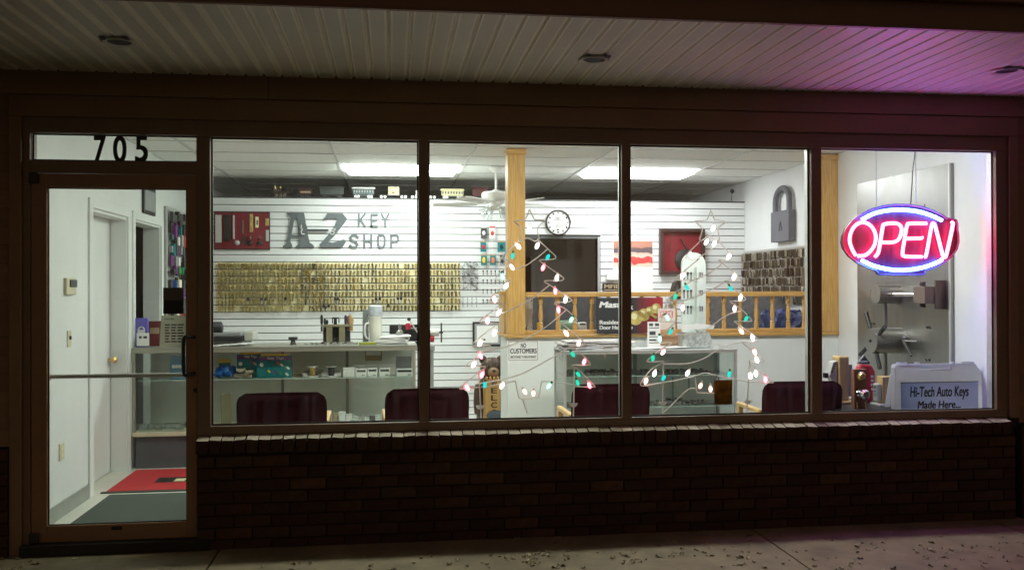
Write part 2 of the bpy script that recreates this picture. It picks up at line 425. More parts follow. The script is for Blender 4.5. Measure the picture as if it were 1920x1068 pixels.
        if bev:
            b = o.modifiers.new('bevel', 'BEVEL'); b.width = bev; b.segments = seg; b.limit_method = 'ANGLE'; b.angle_limit = 0.6
        tag(o, label, cat, group, kind)
        return o
import bmesh
def fix_normals(me):
    bm = bmesh.new(); bm.from_mesh(me)
    bmesh.ops.recalc_face_normals(bm, faces=bm.faces)
    bm.to_mesh(me); bm.free()
def tag(o, label=None, cat=None, group=None, kind=None):
    if label: o['label'] = label
    if cat: o['category'] = cat
    if group: o['group'] = group
    if kind: o['kind'] = kind
    return o
def thing(name, loc, label, cat, group=None, kind=None):
    o = bpy.data.objects.new(name, None); COL.objects.link(o)
    o.location = loc; o.empty_display_size = 0.05
    WL[o.name] = Vector(loc)
    return tag(o, label, cat, group, kind)
def copy_tree(o, loc, rz=0.0, parent=None, label=None):
    c = o.copy(); COL.objects.link(c); c.parent = parent
    if parent is None:
        c.location = loc; c.rotation_euler = (0, 0, rz)
    if label: c['label'] = label
    for ch in list(o.children): copy_tree(ch, None, 0, c)
    return c
def text(name, body, m, parent, box, Y, depth=0.0015, side='-y', bold=0.0, shear=0.0, label=None, cat=None, spacing=1.0):
    """lettering fitted into box=(a0,a1,z0,z1) on plane Y (facing -y) or on plane X (facing -x, a = Y running from far to near)"""
    cu = bpy.data.curves.new(name, 'FONT'); cu.body = body; cu.extrude = 0.0; cu.offset = 0.0; cu.shear = shear; cu.align_x = 'LEFT'; cu.space_character = spacing
    to = bpy.data.objects.new(name, cu); COL.objects.link(to)
    dg = bpy.context.evaluated_depsgraph_get(); me = to.evaluated_get(dg).to_mesh()
    vs = [tuple(v.co) for v in me.vertices]; fs = [tuple(p.vertices) for p in me.polygons]
    to.evaluated_get(dg).to_mesh_clear()
    bpy.data.objects.remove(to, do_unlink=True); bpy.data.curves.remove(cu)
    if not vs: return None
    u0 = min(v[0] for v in vs); u1 = max(v[0] for v in vs); w0 = min(v[1] for v in vs); w1 = max(v[1] for v in vs)
    a0, a1, z0, z1 = box
    u0 -= bold; u1 += bold; w0 -= bold * .5; w1 += bold * .5
    b = MB(); n = len(vs); sgn = 1 if side == '-y' else -1
    ed = {}
    for f in fs:
        for i in range(len(f)):
            k = tuple(sorted((f[i], f[(i + 1) % len(f)]))); ed[k] = ed.get(k, 0) + 1
    shifts = [(0, 0)] if not bold else [(-bold, -bold * .5), (-bold, bold * .5), (bold, -bold * .5), (bold, bold * .5)]     # heavier strokes
    for q, (sx, sy) in enumerate(shifts):
        pts = []
        for d in (depth + .00008 * q, 0.0):
            for v in vs:
                a = a0 + (v[0] + sx - u0) / (u1 - u0) * (a1 - a0); z = z0 + (v[1] + sy - w0) / (w1 - w0) * (z1 - z0)
                pts.append((a, Y - d, z) if side == '-y' else (Y - d, a, z))
        faces = list(fs)
        if depth > 0.002: faces += [(k[0], k[1], k[1] + n, k[0] + n) for k, c in ed.items() if c == 1]
        b.add(pts, faces)
    return b.build(name, m, parent, label=label, cat=cat)
def smooth_path(pts, k=4):
    """Catmull-Rom through points"""
    P = [Vector(p) for p in pts]
    if len(P) < 3: return P
    out = []
    for i in range(len(P) - 1):
        p0 = P[max(i - 1, 0)]; p1 = P[i]; p2 = P[i + 1]; p3 = P[min(i + 2, len(P) - 1)]
        for j in range(k):
            t = j / k
            out.append(0.5 * ((2 * p1) + (p2 - p0) * t + (2 * p0 - 5 * p1 + 4 * p2 - p3) * t * t + (3 * p1 - p0 - 3 * p2 + p3) * t ** 3))
    out.append(P[-1]); return out
def pxs(pts, Y): return [WY(a, b, Y) for a, b in pts]

# ================================================================== SETTING
XL, XR, YP, ZC, YB = -2.12, 4.03, 4.45, 2.68, 7.6      # side walls, partition, ceiling, back of shop
def struct(b, name, m, parent=None, **k):
    return b.build(name, m, parent, kind=None if parent is not None else 'structure', **k)

struct(MB().add([(-150, -150, -0.24), (150, -150, -0.24), (150, 150, -0.24), (-150, 150, -0.24)], [(0, 1, 2, 3)]), 'ground', M_asph)
# sidewalk: slabs with tooled joints, falling slightly towards the lot
sw = struct(MB().box(-9, 9, -2.75, 0.1, -0.235, -0.13), 'sidewalk', M_conc)
joints = [-9, -7.6, -5.9, -4.25, -2.62, -1.0, 0.63 + 0.0, 2.26, 3.89, 5.5, 7.1, 9]
joints.remove(0.63)
for a, b in zip(joints[:-1], joints[1:]):
    for y0, y1, in ((-1.62, 0.02), (-2.75, -1.63)):
        sl = lambda y: -0.052 + 0.012 * y
        q = MB(); g = 0.005
        q.add([(a + g, y0, -0.129), (b - g, y0, -0.129), (b - g, y1, -0.129), (a + g, y1, -0.129), (a + g, y0, sl(y0)), (b - g, y0, sl(y0)), (b - g, y1, sl(y1)), (a + g, y1, sl(y1))],
              [(0, 3, 2, 1), (4, 5, 6, 7), (0, 1, 5, 4), (1, 2, 6, 5), (2, 3, 7, 6), (3, 0, 4, 7)])
        q.build('concrete_slab', M_conc, sw, bev=0.004)
struct(MB().box(-9, 9, -2.91, -2.755, -0.238, -0.085), 'kerb', M_conc, bev=0.02)

# interior floor, walls
struct(MB().box(XL - 0.6, XR + 0.1, 0.02, YB, -0.13, 0.0), 'floor', M_floor)
# left wall with a door opening (Y 1.25..2.13) and a doorway (2.32..3.31)
wl = MB()
for y0, y1, z0, z1 in ((0.06, 1.25, 0, 2.9), (1.25, 2.13, 2.05, 2.9), (2.13, 2.34, 0, 2.9), (2.34, 3.22, 2.05, 2.9), (3.22, YB, 0, 2.9)):
    wl.box(XL - 0.15, XL, y0, y1, z0, z1)
wall_left = struct(wl, 'wall_left', M_white)
MB().box(XL, XL + 0.012, 0.07, 1.17, 0.0, 0.10).build('baseboard', M_base, wall_left)
struct(MB().box(XR, XR + 0.15, 0.06, YB, -0.1, 2.9), 'wall_right', M_rwall)
struct(MB().box(XL, XR, YB - 0.1, YB, -0.1, 2.9), 'wall_back', M_bkwall)
# small corridor seen through the left doorway
hall = MB().box(XL - 1.5, XL - 1.4, 1.2, 4.4, 0, 2.7).box(XL - 1.4, XL - 0.15, 4.3, 4.4, 0, 2.7).box(XL - 1.4, XL - 0.15, 2.2, 2.3, 0, 2.7).box(XL - 1.5, XL - 0.15, 2.2, 4.4, 2.6, 2.7).box(XL - 1.5, XL - 0.6, 2.2, 4.4, -0.1, 0.0)
struct(hall, 'wall_hallway', M_dimgrey)
# ceiling: grid bars and lay-in tiles; troffers at known cells
gx = [-0.5 + 1.22 * k for k in range(-2, 5)]; gy = [3.36 + 0.61 * k for k in range(-6, 7)]
ceil = struct(MB().box(XL - 0.15, XR + 0.15, 0.06, YB, ZC + 0.05, ZC + 0.12), 'ceiling', M_tile)
LIGHTS = [(0, 3.36), (2, 3.36), (0, 0.31), (2, 0.31)]
ex = [XL] + [x for x in gx if XL + 0.1 < x < XR - 0.1] + [XR]
ey = [0.06] + [y for y in gy if 0.2 < y < YB - 0.2] + [YB]
lit_cells = [(-0.5, 3.36), (1.94, 3.36), (-0.5, 0.31), (1.94, 0.31)]
def is_lit(x, y): return any(abs(x - a) < 0.05 and abs(y - b) < 0.05 for a, b in lit_cells)
for x0, x1 in zip(ex[:-1], ex[1:]):
    for y0, y1 in zip(ey[:-1], ey[1:]):
        if is_lit(x0, y0): continue
        MB().box(x0 + 0.013, x1 - 0.013, y0 + 0.013, y1 - 0.013, ZC + 0.001 + RND.uniform(0, 0.003), ZC + 0.02).build('ceiling_tile', M_tile, ceil)
for x in ex[1:-1]: MB().box(x - 0.012, x + 0.012, 0.07, YB - 0.11, ZC - 0.004, ZC + 0.025).build('ceiling_grid_bar', M_tbar, ceil)
for y in ey[1:-1]: MB().box(XL + 0.003, XR - 0.003, y - 0.012, y + 0.012, ZC - 0.002, ZC + 0.026).build('ceiling_grid_bar', M_tbar, ceil)
for i, (x, y) in enumerate(lit_cells):
    lab = ['ceiling light panel above the key shop lettering, nearer the slatted wall', 'ceiling light panel above the red shadow box, nearer the slatted wall',
           'ceiling light panel over the waiting chairs, close behind the glass', 'ceiling light panel over the glass case, close behind the windows'][i]
    t = thing('ceiling_light', (x + 0.61, y + 0.305, ZC), lab, 'ceiling light', 'fluorescent ceiling panels')
    ya = y if i < 2 else y + 0.305                       # front row: narrow strip fixtures with a half tile beside them
    if i >= 2: MB().box(x + .013, x + 1.207, y + .013, y + .30, ZC + .002, ZC + .02).build('ceiling_tile', M_tile, ceil)
    yb_ = y + 0.61
    MB().box(x + 0.013, x + 1.207, ya + 0.013, ya + 0.025, ZC - 0.001, ZC + 0.03).box(x + 0.013, x + 1.207, yb_ - 0.025, yb_ - 0.013, ZC - 0.001, ZC + 0.03).box(x + 0.013, x + 0.030, ya + 0.0255, yb_ - 0.0255, ZC - 0.001, ZC + 0.03).box(x + 1.19, x + 1.207, ya + 0.0255, yb_ - 0.0255, ZC - 0.001, ZC + 0.03).build('light_frame', M_wp, t)
    dl = MB().box(x + 0.031, x + 1.189, ya + 0.026, yb_ - 0.026, ZC - 0.045, ZC + 0.02)
    dl.v = [(q[0] + (0 if q[2] > ZC else (.05 if q[0] < x + .6 else -.05)), q[1] + (0 if q[2] > ZC else (.05 if q[1] < (ya + yb_) / 2 else -.05)), q[2]) for q in dl.v]
    dl.build('diffuser', [M_light, M_light2, M_strip, M_strip2][i], t)
# roof over shop and porch (unseen slab, added to block sky light)
struct(MB().box(-9, 9, -1.6, 9, 2.90, 3.05), 'roof', M_fascia)

# ---------------------------------------------------------------- slatted partition
part = thing('slatted_partition', (0.9, YP + 0.06, 0), 'white slatted partition wall across the back of the shop', 'partition')
DX0, DX1, DZ = XY(962, YP), XY(1121, YP), WY(1050, 447, YP).z
PZ = 2.446
q = MB().box(XL, DX0, YP + 0.022, YP + 0.12, 0, PZ - 0.002).box(DX1, XR, YP + 0.022, YP + 0.12, 0, PZ - 0.002).box(DX0, DX1, YP + 0.022, YP + 0.12, DZ, PZ - 0.002)
q.build('partition_core', M_groove, part)
MB().box(XL + 0.001, XR - 0.001, YP - 0.002, YP + 0.122, PZ - 0.0015, PZ + 0.012).build('partition_cap', M_dgrey, part)
for i in range(32):
    zt = PZ - 0.0762 * i - 0.004; zb = zt - 0.0672
    if zb > DZ: segs = [(XL + 0.002, XR - 0.002)]
    else: segs = [(XL + 0.002, DX0 - 0.03), (DX1 + 0.035, XR - 0.002)]
    for a, b in segs: MB().box(a, b, YP, YP + 0.02, max(zb, 0.01), zt).build('slat', M_slat, part)
# door trim of the dark opening
MB().box(DX1, DX1 + 0.03, YP - 0.006, YP + 0.12, 0, DZ + 0.02).build('door_casing', M_grey, part)
MB().box(DX0 - 0.028, DX0, YP - 0.006, YP + 0.12, 0, DZ + 0.02).build('door_casing', M_grey, part)
# things glimpsed through that opening: a grey inner wall with a black doorway
struct(MB().box(DX0 + 0.38, 3.4, 5.6, 5.66, 0, 2.5).box(DX0 - 0.6, DX0 + 0.38, 5.6, 5.66, 1.86, 2.5), 'wall_store_room', M_dimgrey)

# ================================================================== SHOP FRONT
# knee wall of brick
XW0, XW1 = -1.056, 3.968           # glass opening
GZ0, GZ1 = 0.660, 2.368
kw = thing('brick_knee_wall', (1.5, -0.04, -0.06), 'low dark brick wall under the shop windows', 'wall')
kx0, kx1 = XW0 - 0.07, 4.07
MB().box(kx0, kx1, -0.074, 0.055, -0.10, 0.545).build('mortar_bed', M_mortar, kw)
MB().box(kx0, kx1 - 0.03, 0.056, 0.07, 0.0, 0.60).build('inner_lining', M_white, kw)
BL, BH, JT = 0.203, 0.060, 0.010
meshes = []
def brick_mesh(w, h, d):
    b = MB().box(-w / 2, w / 2, -d / 2, d / 2, -h / 2, h / 2)
    me = bpy.data.meshes.new('brick'); vs = []
    for v in b.v: vs.append((v[0] + RND.uniform(-.0015, .0015), v[1] + RND.uniform(-.0025, .0025), v[2] + RND.uniform(-.0015, .0015)))
    me.from_pydata(vs, [], b.f); fix_normals(me); me.materials.append(M_brick); return me
full = [brick_mesh(BL, BH, 0.05) for _ in range(6)]
half = {}
def lay(parent, x0, x1, yf, z0, courses):
    base = WL[parent.name]
    for c in range(courses):
        z = z0 + c * (BH + JT) + BH / 2
        x = x0 - (0 if c % 2 == 0 else (BL + JT) / 2)
        while x < x1:
            a, b = max(x, x0), min(x + BL, x1)
            if b - a > 0.02:
                w = b - a
                if abs(w - BL) < 1e-4: me = RND.choice(full)
                else:
                    k = round(w, 3)
                    if k not in half: half[k] = brick_mesh(w, BH, 0.05)
                    me = half[k]
                o = bpy.data.objects.new('brick', me); COL.objects.link(o); o.parent = parent
                o.location = Vector(((a + b) / 2, yf + 0.025 + RND.uniform(-.003, .003), z)) - base
                o.rotation_euler = (RND.uniform(-.006, .006), RND.uniform(-.006, .006), RND.uniform(-.006, .006))
            x += BL + JT
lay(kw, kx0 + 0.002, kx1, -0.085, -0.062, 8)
# rowlock sill bricks: tilted headers with a pale top
n = int((kx1 - kx0 - 0.01) / 0.0705)
rl = MB().box(-0.0325, 0.0325, -0.055, 0.055, -0.052, 0.036)
rl.v = [(a, b, c + (0.012 if b > 0 and c > 0 else (-0.012 if c > 0 else 0))) for a, b, c in rl.v]
rms = []
for k in range(5):
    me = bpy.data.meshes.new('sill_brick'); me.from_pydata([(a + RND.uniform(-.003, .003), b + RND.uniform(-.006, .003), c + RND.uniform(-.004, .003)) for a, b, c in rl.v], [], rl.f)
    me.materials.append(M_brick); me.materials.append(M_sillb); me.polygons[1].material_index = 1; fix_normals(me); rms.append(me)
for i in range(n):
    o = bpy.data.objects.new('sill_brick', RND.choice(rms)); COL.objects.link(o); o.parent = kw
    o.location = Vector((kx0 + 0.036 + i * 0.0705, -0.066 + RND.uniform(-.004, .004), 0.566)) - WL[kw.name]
MB().box(kx0 + 0.002, kx1 - 0.002, -0.10, -0.012, 0.546, 0.574).build('sill_mortar', M_mortar, kw)

# piers: brick below, lap siding above, both sides; siding/boards over the head
def pier(x0, x1, lab_b, lab_s):
    p = thing('brick_pier', ((x0 + x1) / 2, -0.03, -0.06), lab_b, 'wall')
    MB().box(x0, x1, -0.074, 0.06, -0.10, 0.56).build('mortar_bed', M_mortar, p)
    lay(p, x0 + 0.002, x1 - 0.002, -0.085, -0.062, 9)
    s = thing('siding_wall', ((x0 + x1) / 2, -0.03, 0.57), lab_s, 'wall')
    MB().box(x0, x1, -0.03, 0.06, 0.57, 2.9).build('sheathing', M_siding, s)
    k = 0; z = 0.572
    while z < 2.70:
        b = MB(); h = min(0.112, 2.712 - z)
        b.add([(x0, -0.058, z), (x1, -0.058, z), (x1, -0.031, z), (x0, -0.031, z), (x0, -0.046, z + h), (x1, -0.046, z + h), (x1, -0.031, z + h), (x0, -0.031, z + h)],
              [(0, 3, 2, 1), (4, 5, 6, 7), (0, 1, 5, 4), (1, 2, 6, 5), (2, 3, 7, 6), (3, 0, 4, 7)])
        b.build('siding_board', M_siding, s); z += 0.105
pier(-5.2, -2.167, 'short brick base of the wall beside the glass door', 'dark brown lap siding beside the glass door')
pier(4.118, 6.6, 'short brick base of the wall beyond the neon sign window', 'dark brown lap siding beyond the neon sign window')

# head boards and casing
hd = thing('shop_front_casing', (0.97, -0.05, 0), 'brown wooden casing boards framing the whole shop front', 'trim')
CL0, CL1, CR0, CR1 = -2.165, -2.098, 4.037, 4.115
for a, b in ((-5.2, -0.72), (-0.716, 6.6)):
    MB().box(a, b, -0.075, 0.055, 2.590, 2.735).build('frieze_board', M_case, hd, bev=0.003)
MB().box(CL0, CR1, -0.066, 0.05, 2.464, 2.587).build('head_casing', M_case, hd, bev=0.004)
MB().box(CL0, CL1, -0.066, 0.05, -0.06, 2.4635).build('side_casing', M_case, hd, bev=0.004)
MB().box(CR0 + 0.012, CR1, -0.066, 0.05, 0.605, 2.4635).build('side_casing', M_case, hd, bev=0.004)
MB().box(CL1 - 0.02, CR0 + 0.02, 0.02, 0.13, 2.42, 2.9).build('inner_header', M_white, hd)
MB().box(-5.2, 6.6, -0.03, 0.019, 2.736, 2.9).build('header_beam', M_case, hd)

# window band: head, sill, jambs, mullions, panes
wf = thing('shop_window', (1.45, 0, 0.61), 'wide four-pane shop window in a brown metal frame', 'window')
fb0, fb1, fi0, fi1 = -0.045, -0.004, 0.004, 0.06
mull = [(0.168, 0.227), (1.432, 1.490), (2.681, 2.750)]
def frame_piece(nm, x0, x1, z0, z1, par, m=M_frame):
    o = MB().box(x0, x1, fb0, fb1, z0, z1).build(nm, m, par, bev=0.002)
    MB().box(x0 + 0.002, x1 - 0.002, fi0, fi1, z0 + 0.001, z1 - 0.001).build('inner_cap', M_alum, o)
frame_piece('head_rail', -1.130, CR0 + 0.011, GZ1, 2.4625, wf)
frame_piece('sill_rail', -1.054, CR0 + 0.011, 0.611, GZ0, wf)
frame_piece('jamb', -1.130, XW0, 0.611, GZ1 - 0.001, wf)
frame_piece('jamb', XW1, CR0 + 0.011, GZ0 + 0.001, GZ1 - 0.001, wf)
for a, b in mull: frame_piece('mullion', a, b, GZ0 + 0.001, GZ1 - 0.001, wf)
edges = [XW0] + [e for m_ in mull for e in m_] + [XW1]
def gasket(b, x0, x1, z0, z1, g=0.006, y0=-0.006, y1=0.006):
    b.box(x0, x1, y0, y1, z1 - g, z1).box(x0, x1, y0, y1, z0, z0 + g).box(x0, x0 + g, y0, y1, z0 + g, z1 - g).box(x1 - g, x1, y0, y1, z0 + g, z1 - g)
for i in range(4):
    a, b = edges[2 * i], edges[2 * i + 1]
    p = MB().box(a + 0.001, b - 0.001, -0.0025, 0.0025, GZ0 + 0.001, GZ1 - 0.001).build('pane', M_glass, wf)
    g = MB(); gasket(g, a + 0.0005, b - 0.0005, GZ0 + 0.0005, GZ1 - 0.0005, 0.009 if i < 3 else 0.007, -0.010, -0.0035); g.build('gasket', M_gask, p)

# door + transom
LX0, LX1, LZ0, LZ1 = -2.0546, -1.1322, 0.012, 2.138
dj = thing('door_frame', (-1.6, 0, 0), 'brown metal frame around the glass door and transom', 'door frame')
MB().box(CL1 + 0.001, LX0 - 0.003, fb0, 0.06, -0.045, 2.4625).build('jamb', M_frame, dj, bev=0.002)
MB().box(LX0 - 0.0025, -1.131, fb0, 0.06, 2.374, 2.4625).build('head_rail', M_frame, dj, bev=0.002)
MB().box(LX0 - 0.0025, -1.131, fb0 - 0.001, 0.06, LZ1 + 0.004, 2.214).build('transom_bar', M_frame, dj, bev=0.002)
MB().box(-1.1305, -1.056, fb0 - 0.002, 0.061, -0.045, 0.610).build('jamb', M_frame, dj, bev=0.002)
tp = MB().box(LX0 - 0.0015, -1.1325, -0.0025, 0.0025, 2.215, 2.373).build('pane', M_doorglass, dj)
g = MB(); gasket(g, LX0 - 0.001, -1.133, 2.2155, 2.3725, 0.008, -0.010, -0.0035); g.build('gasket', M_gask, tp)
MB().box(CL1, -1.056, -0.10, 0.08, -0.062, 0.008).build('threshold', M_gask, dj)
for i, (ch, a, b) in enumerate((('7', 175, 200), ('0', 211, 239), ('5', 252, 279))):
    if i == 0: num = thing('address_number', (XY(227, -0.012), -0.008, 2.215), 'black numerals 705 on the transom glass over the door', 'number')
    x0, x1, z0, z1 = BX(a, b, 255, 304 if i != 1 else 305, -0.008)
    text('digit', ch, M_black, num, (x0 + .004, x1 - .004, z0, z1), -0.0045, 0.006, bold=0.024)

dr = thing('glass_door', (-1.6, 0, 0), 'brown framed glass entrance door with black pull handle', 'door')
DGX0, DGX1, DGZ0, DGZ1 = -1.970, -1.193, 0.105, 2.058
db0, db1 = -0.036, 0.012
MB().box(LX0, DGX0, db0, db1, LZ0, LZ1).build('stile', M_doorf, dr, bev=0.002)
MB().box(DGX1, LX1, db0, db1, LZ0, LZ1).build('stile', M_doorf, dr, bev=0.002)
MB().box(DGX0 + 0.0003, DGX1 - 0.0003, db0, db1, DGZ1, LZ1).build('top_rail', M_doorf, dr, bev=0.002)
MB().box(DGX0 + 0.0003, DGX1 - 0.0003, db0, db1, LZ0, DGZ0).build('bottom_rail', M_doorf, dr, bev=0.002)
dp = MB().box(DGX0 + 0.001, DGX1 - 0.001, -0.014, -0.009, DGZ0 + 0.001, DGZ1 - 0.001).build('pane', M_doorglass, dr)
g = MB(); gasket(g, DGX0, DGX1, DGZ0, DGZ1, 0.006, -0.020, -0.0145); g.build('gasket', M_gask, dp)
x0, x1, z0, z1 = BX(341, 357, 628, 706, -0.08)
hx = x0 + 0.012
MB().tube(smooth_path([(hx + 0.05, -0.036, z1 - .015), (hx + 0.02, -0.075, z1 - .012), (hx, -0.09, z1 - .03), (hx, -0.09, z0 + .03), (hx + 0.02, -0.075, z0 + .012), (hx + 0.05, -0.036, z0 + .015)], 4), 0.011, 8).build('pull_handle', M_black, dr, smooth=True)
zb = WY(220, 704, 0.05).z
MB().cyl((DGX0 - 0.02, 0.055, zb), (DGX1 + 0.03, 0.055, zb), 0.013, n=12).box(DGX0 - 0.035, DGX0 - 0.01, db1, 0.065, zb - 0.02, zb + 0.02).box(DGX1 + 0.012, DGX1 + 0.04, db1, 0.065, zb - 0.02, zb + 0.02).build('push_bar', M_alum, dr, smooth=True)
p = WY(367, 731, -0.036); MB().cyl((p.x, -0.030, p.z), (p.x, -0.044, p.z), 0.014, n=16).build('lock_cylinder', M_darkst, dr)
p = WY(219, 989, -0.036); MB().box(p.x - .03, p.x + .03, -0.041, -0.0365, p.z - .010, p.z + .010).build('maker_plate', M_black, dr)
for zz in (LZ1 - 0.03, LZ0 + 0.03):
    MB().box(LX0 - 0.006, LX0 + 0.045, -0.062, -0.0365, zz - 0.028, zz + 0.03).build('pivot_hinge', M_darkst, dr, bev=0.004)

# ---------------------------------------------------------------- porch
so = thing('porch_soffit', (1.0, -0.8, 2.72), 'cream ribbed vinyl soffit under the porch roof', 'soffit')
SZ = 2.722; PW = 0.1045
sb = MB().box(-4.5, 6.6, -1.50, -0.076, SZ + 0.03, SZ + 0.05).build('soffit_backing', M_fascia, so)
ru = MB()
# one plank: flat face with rolled V edges; every plank shares the mesh
w = PW / 2
prof = [(-w, 0.014), (-w + 0.006, 0.010), (-w + 0.011, 0.0), (w - 0.011, 0.0), (w - 0.006, 0.010), (w, 0.014)]
vs = [(x, -0.712, z) for x, z in prof] + [(x, 0.712, z) for x, z in prof]
fs = [(i, i + 1, i + 7, i + 6) for i in range(5)]
pm = bpy.data.meshes.new('soffit_plank'); pm.from_pydata(vs, [], fs); pm.update(); pm.materials.append(M_vinyl)
x = -4.45
while x < 6.55:
    o = bpy.data.objects.new('soffit_plank', pm); COL.objects.link(o); o.parent = so
    o.location = Vector((x, -0.79, SZ + RND.uniform(-0.001, 0.001))) - WL[so.name]; x += PW
for a, b in ((-4.5, 1.27), (1.273, 2.43), (2.433, 6.6)):
    MB().box(a, b, -1.528, -1.502, SZ - 0.012, SZ + 0.03).build('edge_trim', mat('vinyl_trim', (0.62, 0.60, 0.52), 0.4), so, bev=0.003)
fa = thing('porch_fascia', (1.0, -1.57, 2.70), 'dark brown fascia boards along the porch edge', 'fascia')
MB().box(-4.5, 6.6, -1.56, -1.529, 2.700, 2.895).build('fascia_board', M_fascia, fa, bev=0.004)
MB().box(-4.5, 6.6, -1.60, -1.562, 2.83, 3.06).build('drip_board', M_fascia, fa, bev=0.004)
for i, (a, b, lab) in enumerate(((224, 79, 'unlit recessed porch light above the glass door'), (1114, 112, 'unlit recessed porch light above the middle of the windows'), (1888, 133, 'unlit recessed porch light near the purple glow'))):
    c = WZ(a, b, SZ - 0.004)
    t = thing('recessed_porch_light', (c.x, c.y, SZ), lab, 'porch light', 'recessed porch lights')
    MB().lathe([(0.062, 0.022), (0.060, -0.003), (0.082, -0.010), (0.088, -0.006), (0.090, 0.0)], c + Vector((0, 0, 0)), n=28, cap=False).build('trim_ring', mat('light_trim', (0.55, 0.53, 0.45), 0.45), t, smooth=True)
    MB().lathe([(0.001, 0.0), (0.058, -0.004)], c + Vector((0, 0, 0.004)), n=24, cap=False).build('reflector', M_darkst, t, smooth=True)
    for sx in (-1, 1):
        MB().obox(c + Vector((sx * 0.055, -0.088, -0.006)), (1, 0, 0), (0, 1, 0), (0, 0, 1), 0.013, 0.022, 0.002).build('spring_clip', M_darkst, t)

# ================================================================== LEFT SIDE OF THE SHOP
# white door recessed in the left wall
ld = thing('white_side_door', (XL - 0.13, 1.69, 0), 'white panel-less door with brass knob in the wall behind the entrance', 'door')
MB().box(XL - 0.165, XL - 0.125, 1.264, 2.108, 0.008, 2.028).build('door_leaf', M_white, ld)
kn = WX(211, 674, XL - 0.09)
MB().lathe([(0.012, 0), (0.012, 0.03), (0.028, 0.04), (0.030, 0.055), (0.018, 0.068)], (XL - 0.125, 2.06, kn.z), (1, 0, 0), 14).build('knob', M_brass, ld, smooth=True)
fr = MB().box(XL - 0.001, XL + 0.016, 1.17, 1.249, 0, 2.12).box(XL - 0.001, XL + 0.016, 2.131, 2.20, 0, 2.12).box(XL - 0.001, XL + 0.016, 1.2495, 2.1305, 2.052, 2.12)
fr.build('door_casing', M_white, ld, bev=0.004)
MB().box(XL - 0.124, XL - 0.002, 1.2505, 1.262, 0, 2.05).box(XL - 0.124, XL - 0.002, 2.118, 2.1295, 0, 2.05).box(XL - 0.124, XL - 0.002, 1.2625, 2.1175, 2.03, 2.0495).build('door_jamb', M_white, ld)
dw = thing('inner_doorway', (XL, 2.78, 0), 'white cased doorway with a dim grey room behind the counter', 'doorway')
MB().box(XL - 0.001, XL + 0.016, 2.275, 2.339, 0, 2.12).box(XL - 0.001, XL + 0.016, 3.221, 3.29, 0, 2.12).box(XL - 0.001, XL + 0.016, 2.34, 3.22, 2.052, 2.12).build('door_casing', M_white, dw, bev=0.004)
MB().box(XL - 0.149, XL - 0.002, 3.206, 3.2195, 0, 2.049).box(XL - 0.149, XL - 0.002, 2.3405, 2.354, 0, 2.049).box(XL - 0.149, XL - 0.002, 2.3545, 3.2055, 2.036, 2.049).build('door_jamb', M_white, dw)
cl = MB()
for i in range(9): cl.cyl((XL - 0.5 + RND.uniform(-.05, .05), 3.5 + i * 0.05, 0.9), (XL - 0.5, 3.5 + i * 0.05, 1.9 + RND.uniform(-.2, .1)), 0.03, n=8)
cl.build('hanging_coats', M_dgrey, label='dark coats hanging in the dim room beyond the doorway', cat='coats')

# switch plates and thermostat on the left wall
def wallbox(name, px0, px1, py0, py1, m, lab, cat, d=0.02, X=XL, **k):
    a = WX(px0, (py0 + py1) / 2, X + d); b = WX(px1, (py0 + py1) / 2, X + d)
    c = WX((px0 + px1) / 2, py0, X + d); e = WX((px0 + px1) / 2, py1, X + d)
    return a.y, b.y, e.z, c.z
y0, y1, z0, z1 = wallbox('', 125, 143, 521, 552, None, '', '')
t = thing('thermostat', (XL, (y0 + y1) / 2, z0), 'beige thermostat with dark display on the white wall', 'thermostat')
MB().box(XL + 0.001, XL + 0.022, y0, y1, z0, z1).build('body', M_cream2, t, bev=0.004)
MB().box(XL + 0.0225, XL + 0.030, y0 + 0.05, y1 - 0.01, z1 - 0.06, z1 - 0.012).build('display', M_dgrey, t)
y0, y1, z0, z1 = wallbox('', 131, 138, 619, 650, None, '', '')
t = thing('light_switch', (XL, (y0 + y1) / 2, z0), 'beige light switch plate below the thermostat', 'switch')
MB().box(XL + 0.001, XL + 0.007, y0, y1, z0, z1).build('plate', M_cream2, t, bev=0.002)
MB().box(XL + 0.0075, XL + 0.018, (y0 + y1) / 2 - .006, (y0 + y1) / 2 + .006, (z0 + z1) / 2 - .006, (z0 + z1) / 2 + .018).build('toggle', M_dgrey, t)
y0, y1, z0, z1 = wallbox('', 116, 125, 830, 862, None, '', '')
t = thing('wall_outlet', (XL, (y0 + y1) / 2, z0), 'beige outlet plate low on the white wall by the door', 'outlet')
MB().box(XL + 0.001, XL + 0.007, y0, y1, z0, z1).build('plate', M_cream2, t, bev=0.002)
for k in (0.3, 0.7):
    zc = z0 + (z1 - z0) * k; MB().box(XL + 0.0073, XL + 0.0095, (y0 + y1) / 2 - .015, (y0 + y1) / 2 + .015, zc - .014, zc + .014).build('socket', M_cream, t)
# framed picture high on the left wall
a, b = WX(270, 380, XL + .02), WX(292, 380, XL + .02)
z1, z0 = WX(281, 352, XL + .02).z, WX(281, 402, XL + .02).z
t = thing('framed_certificate', (XL, (a.y + b.y) / 2, z0), 'thin black picture frame high above the inner doorway', 'picture')
MB().box(XL + .001, XL + .02, a.y, b.y, z0, z1).build('frame', M_black, t, bev=0.002)
MB().box(XL + .0203, XL + .0225, a.y + .03, b.y - .03, z0 + .03, z1 - .03).build('sheet', M_grey, t)

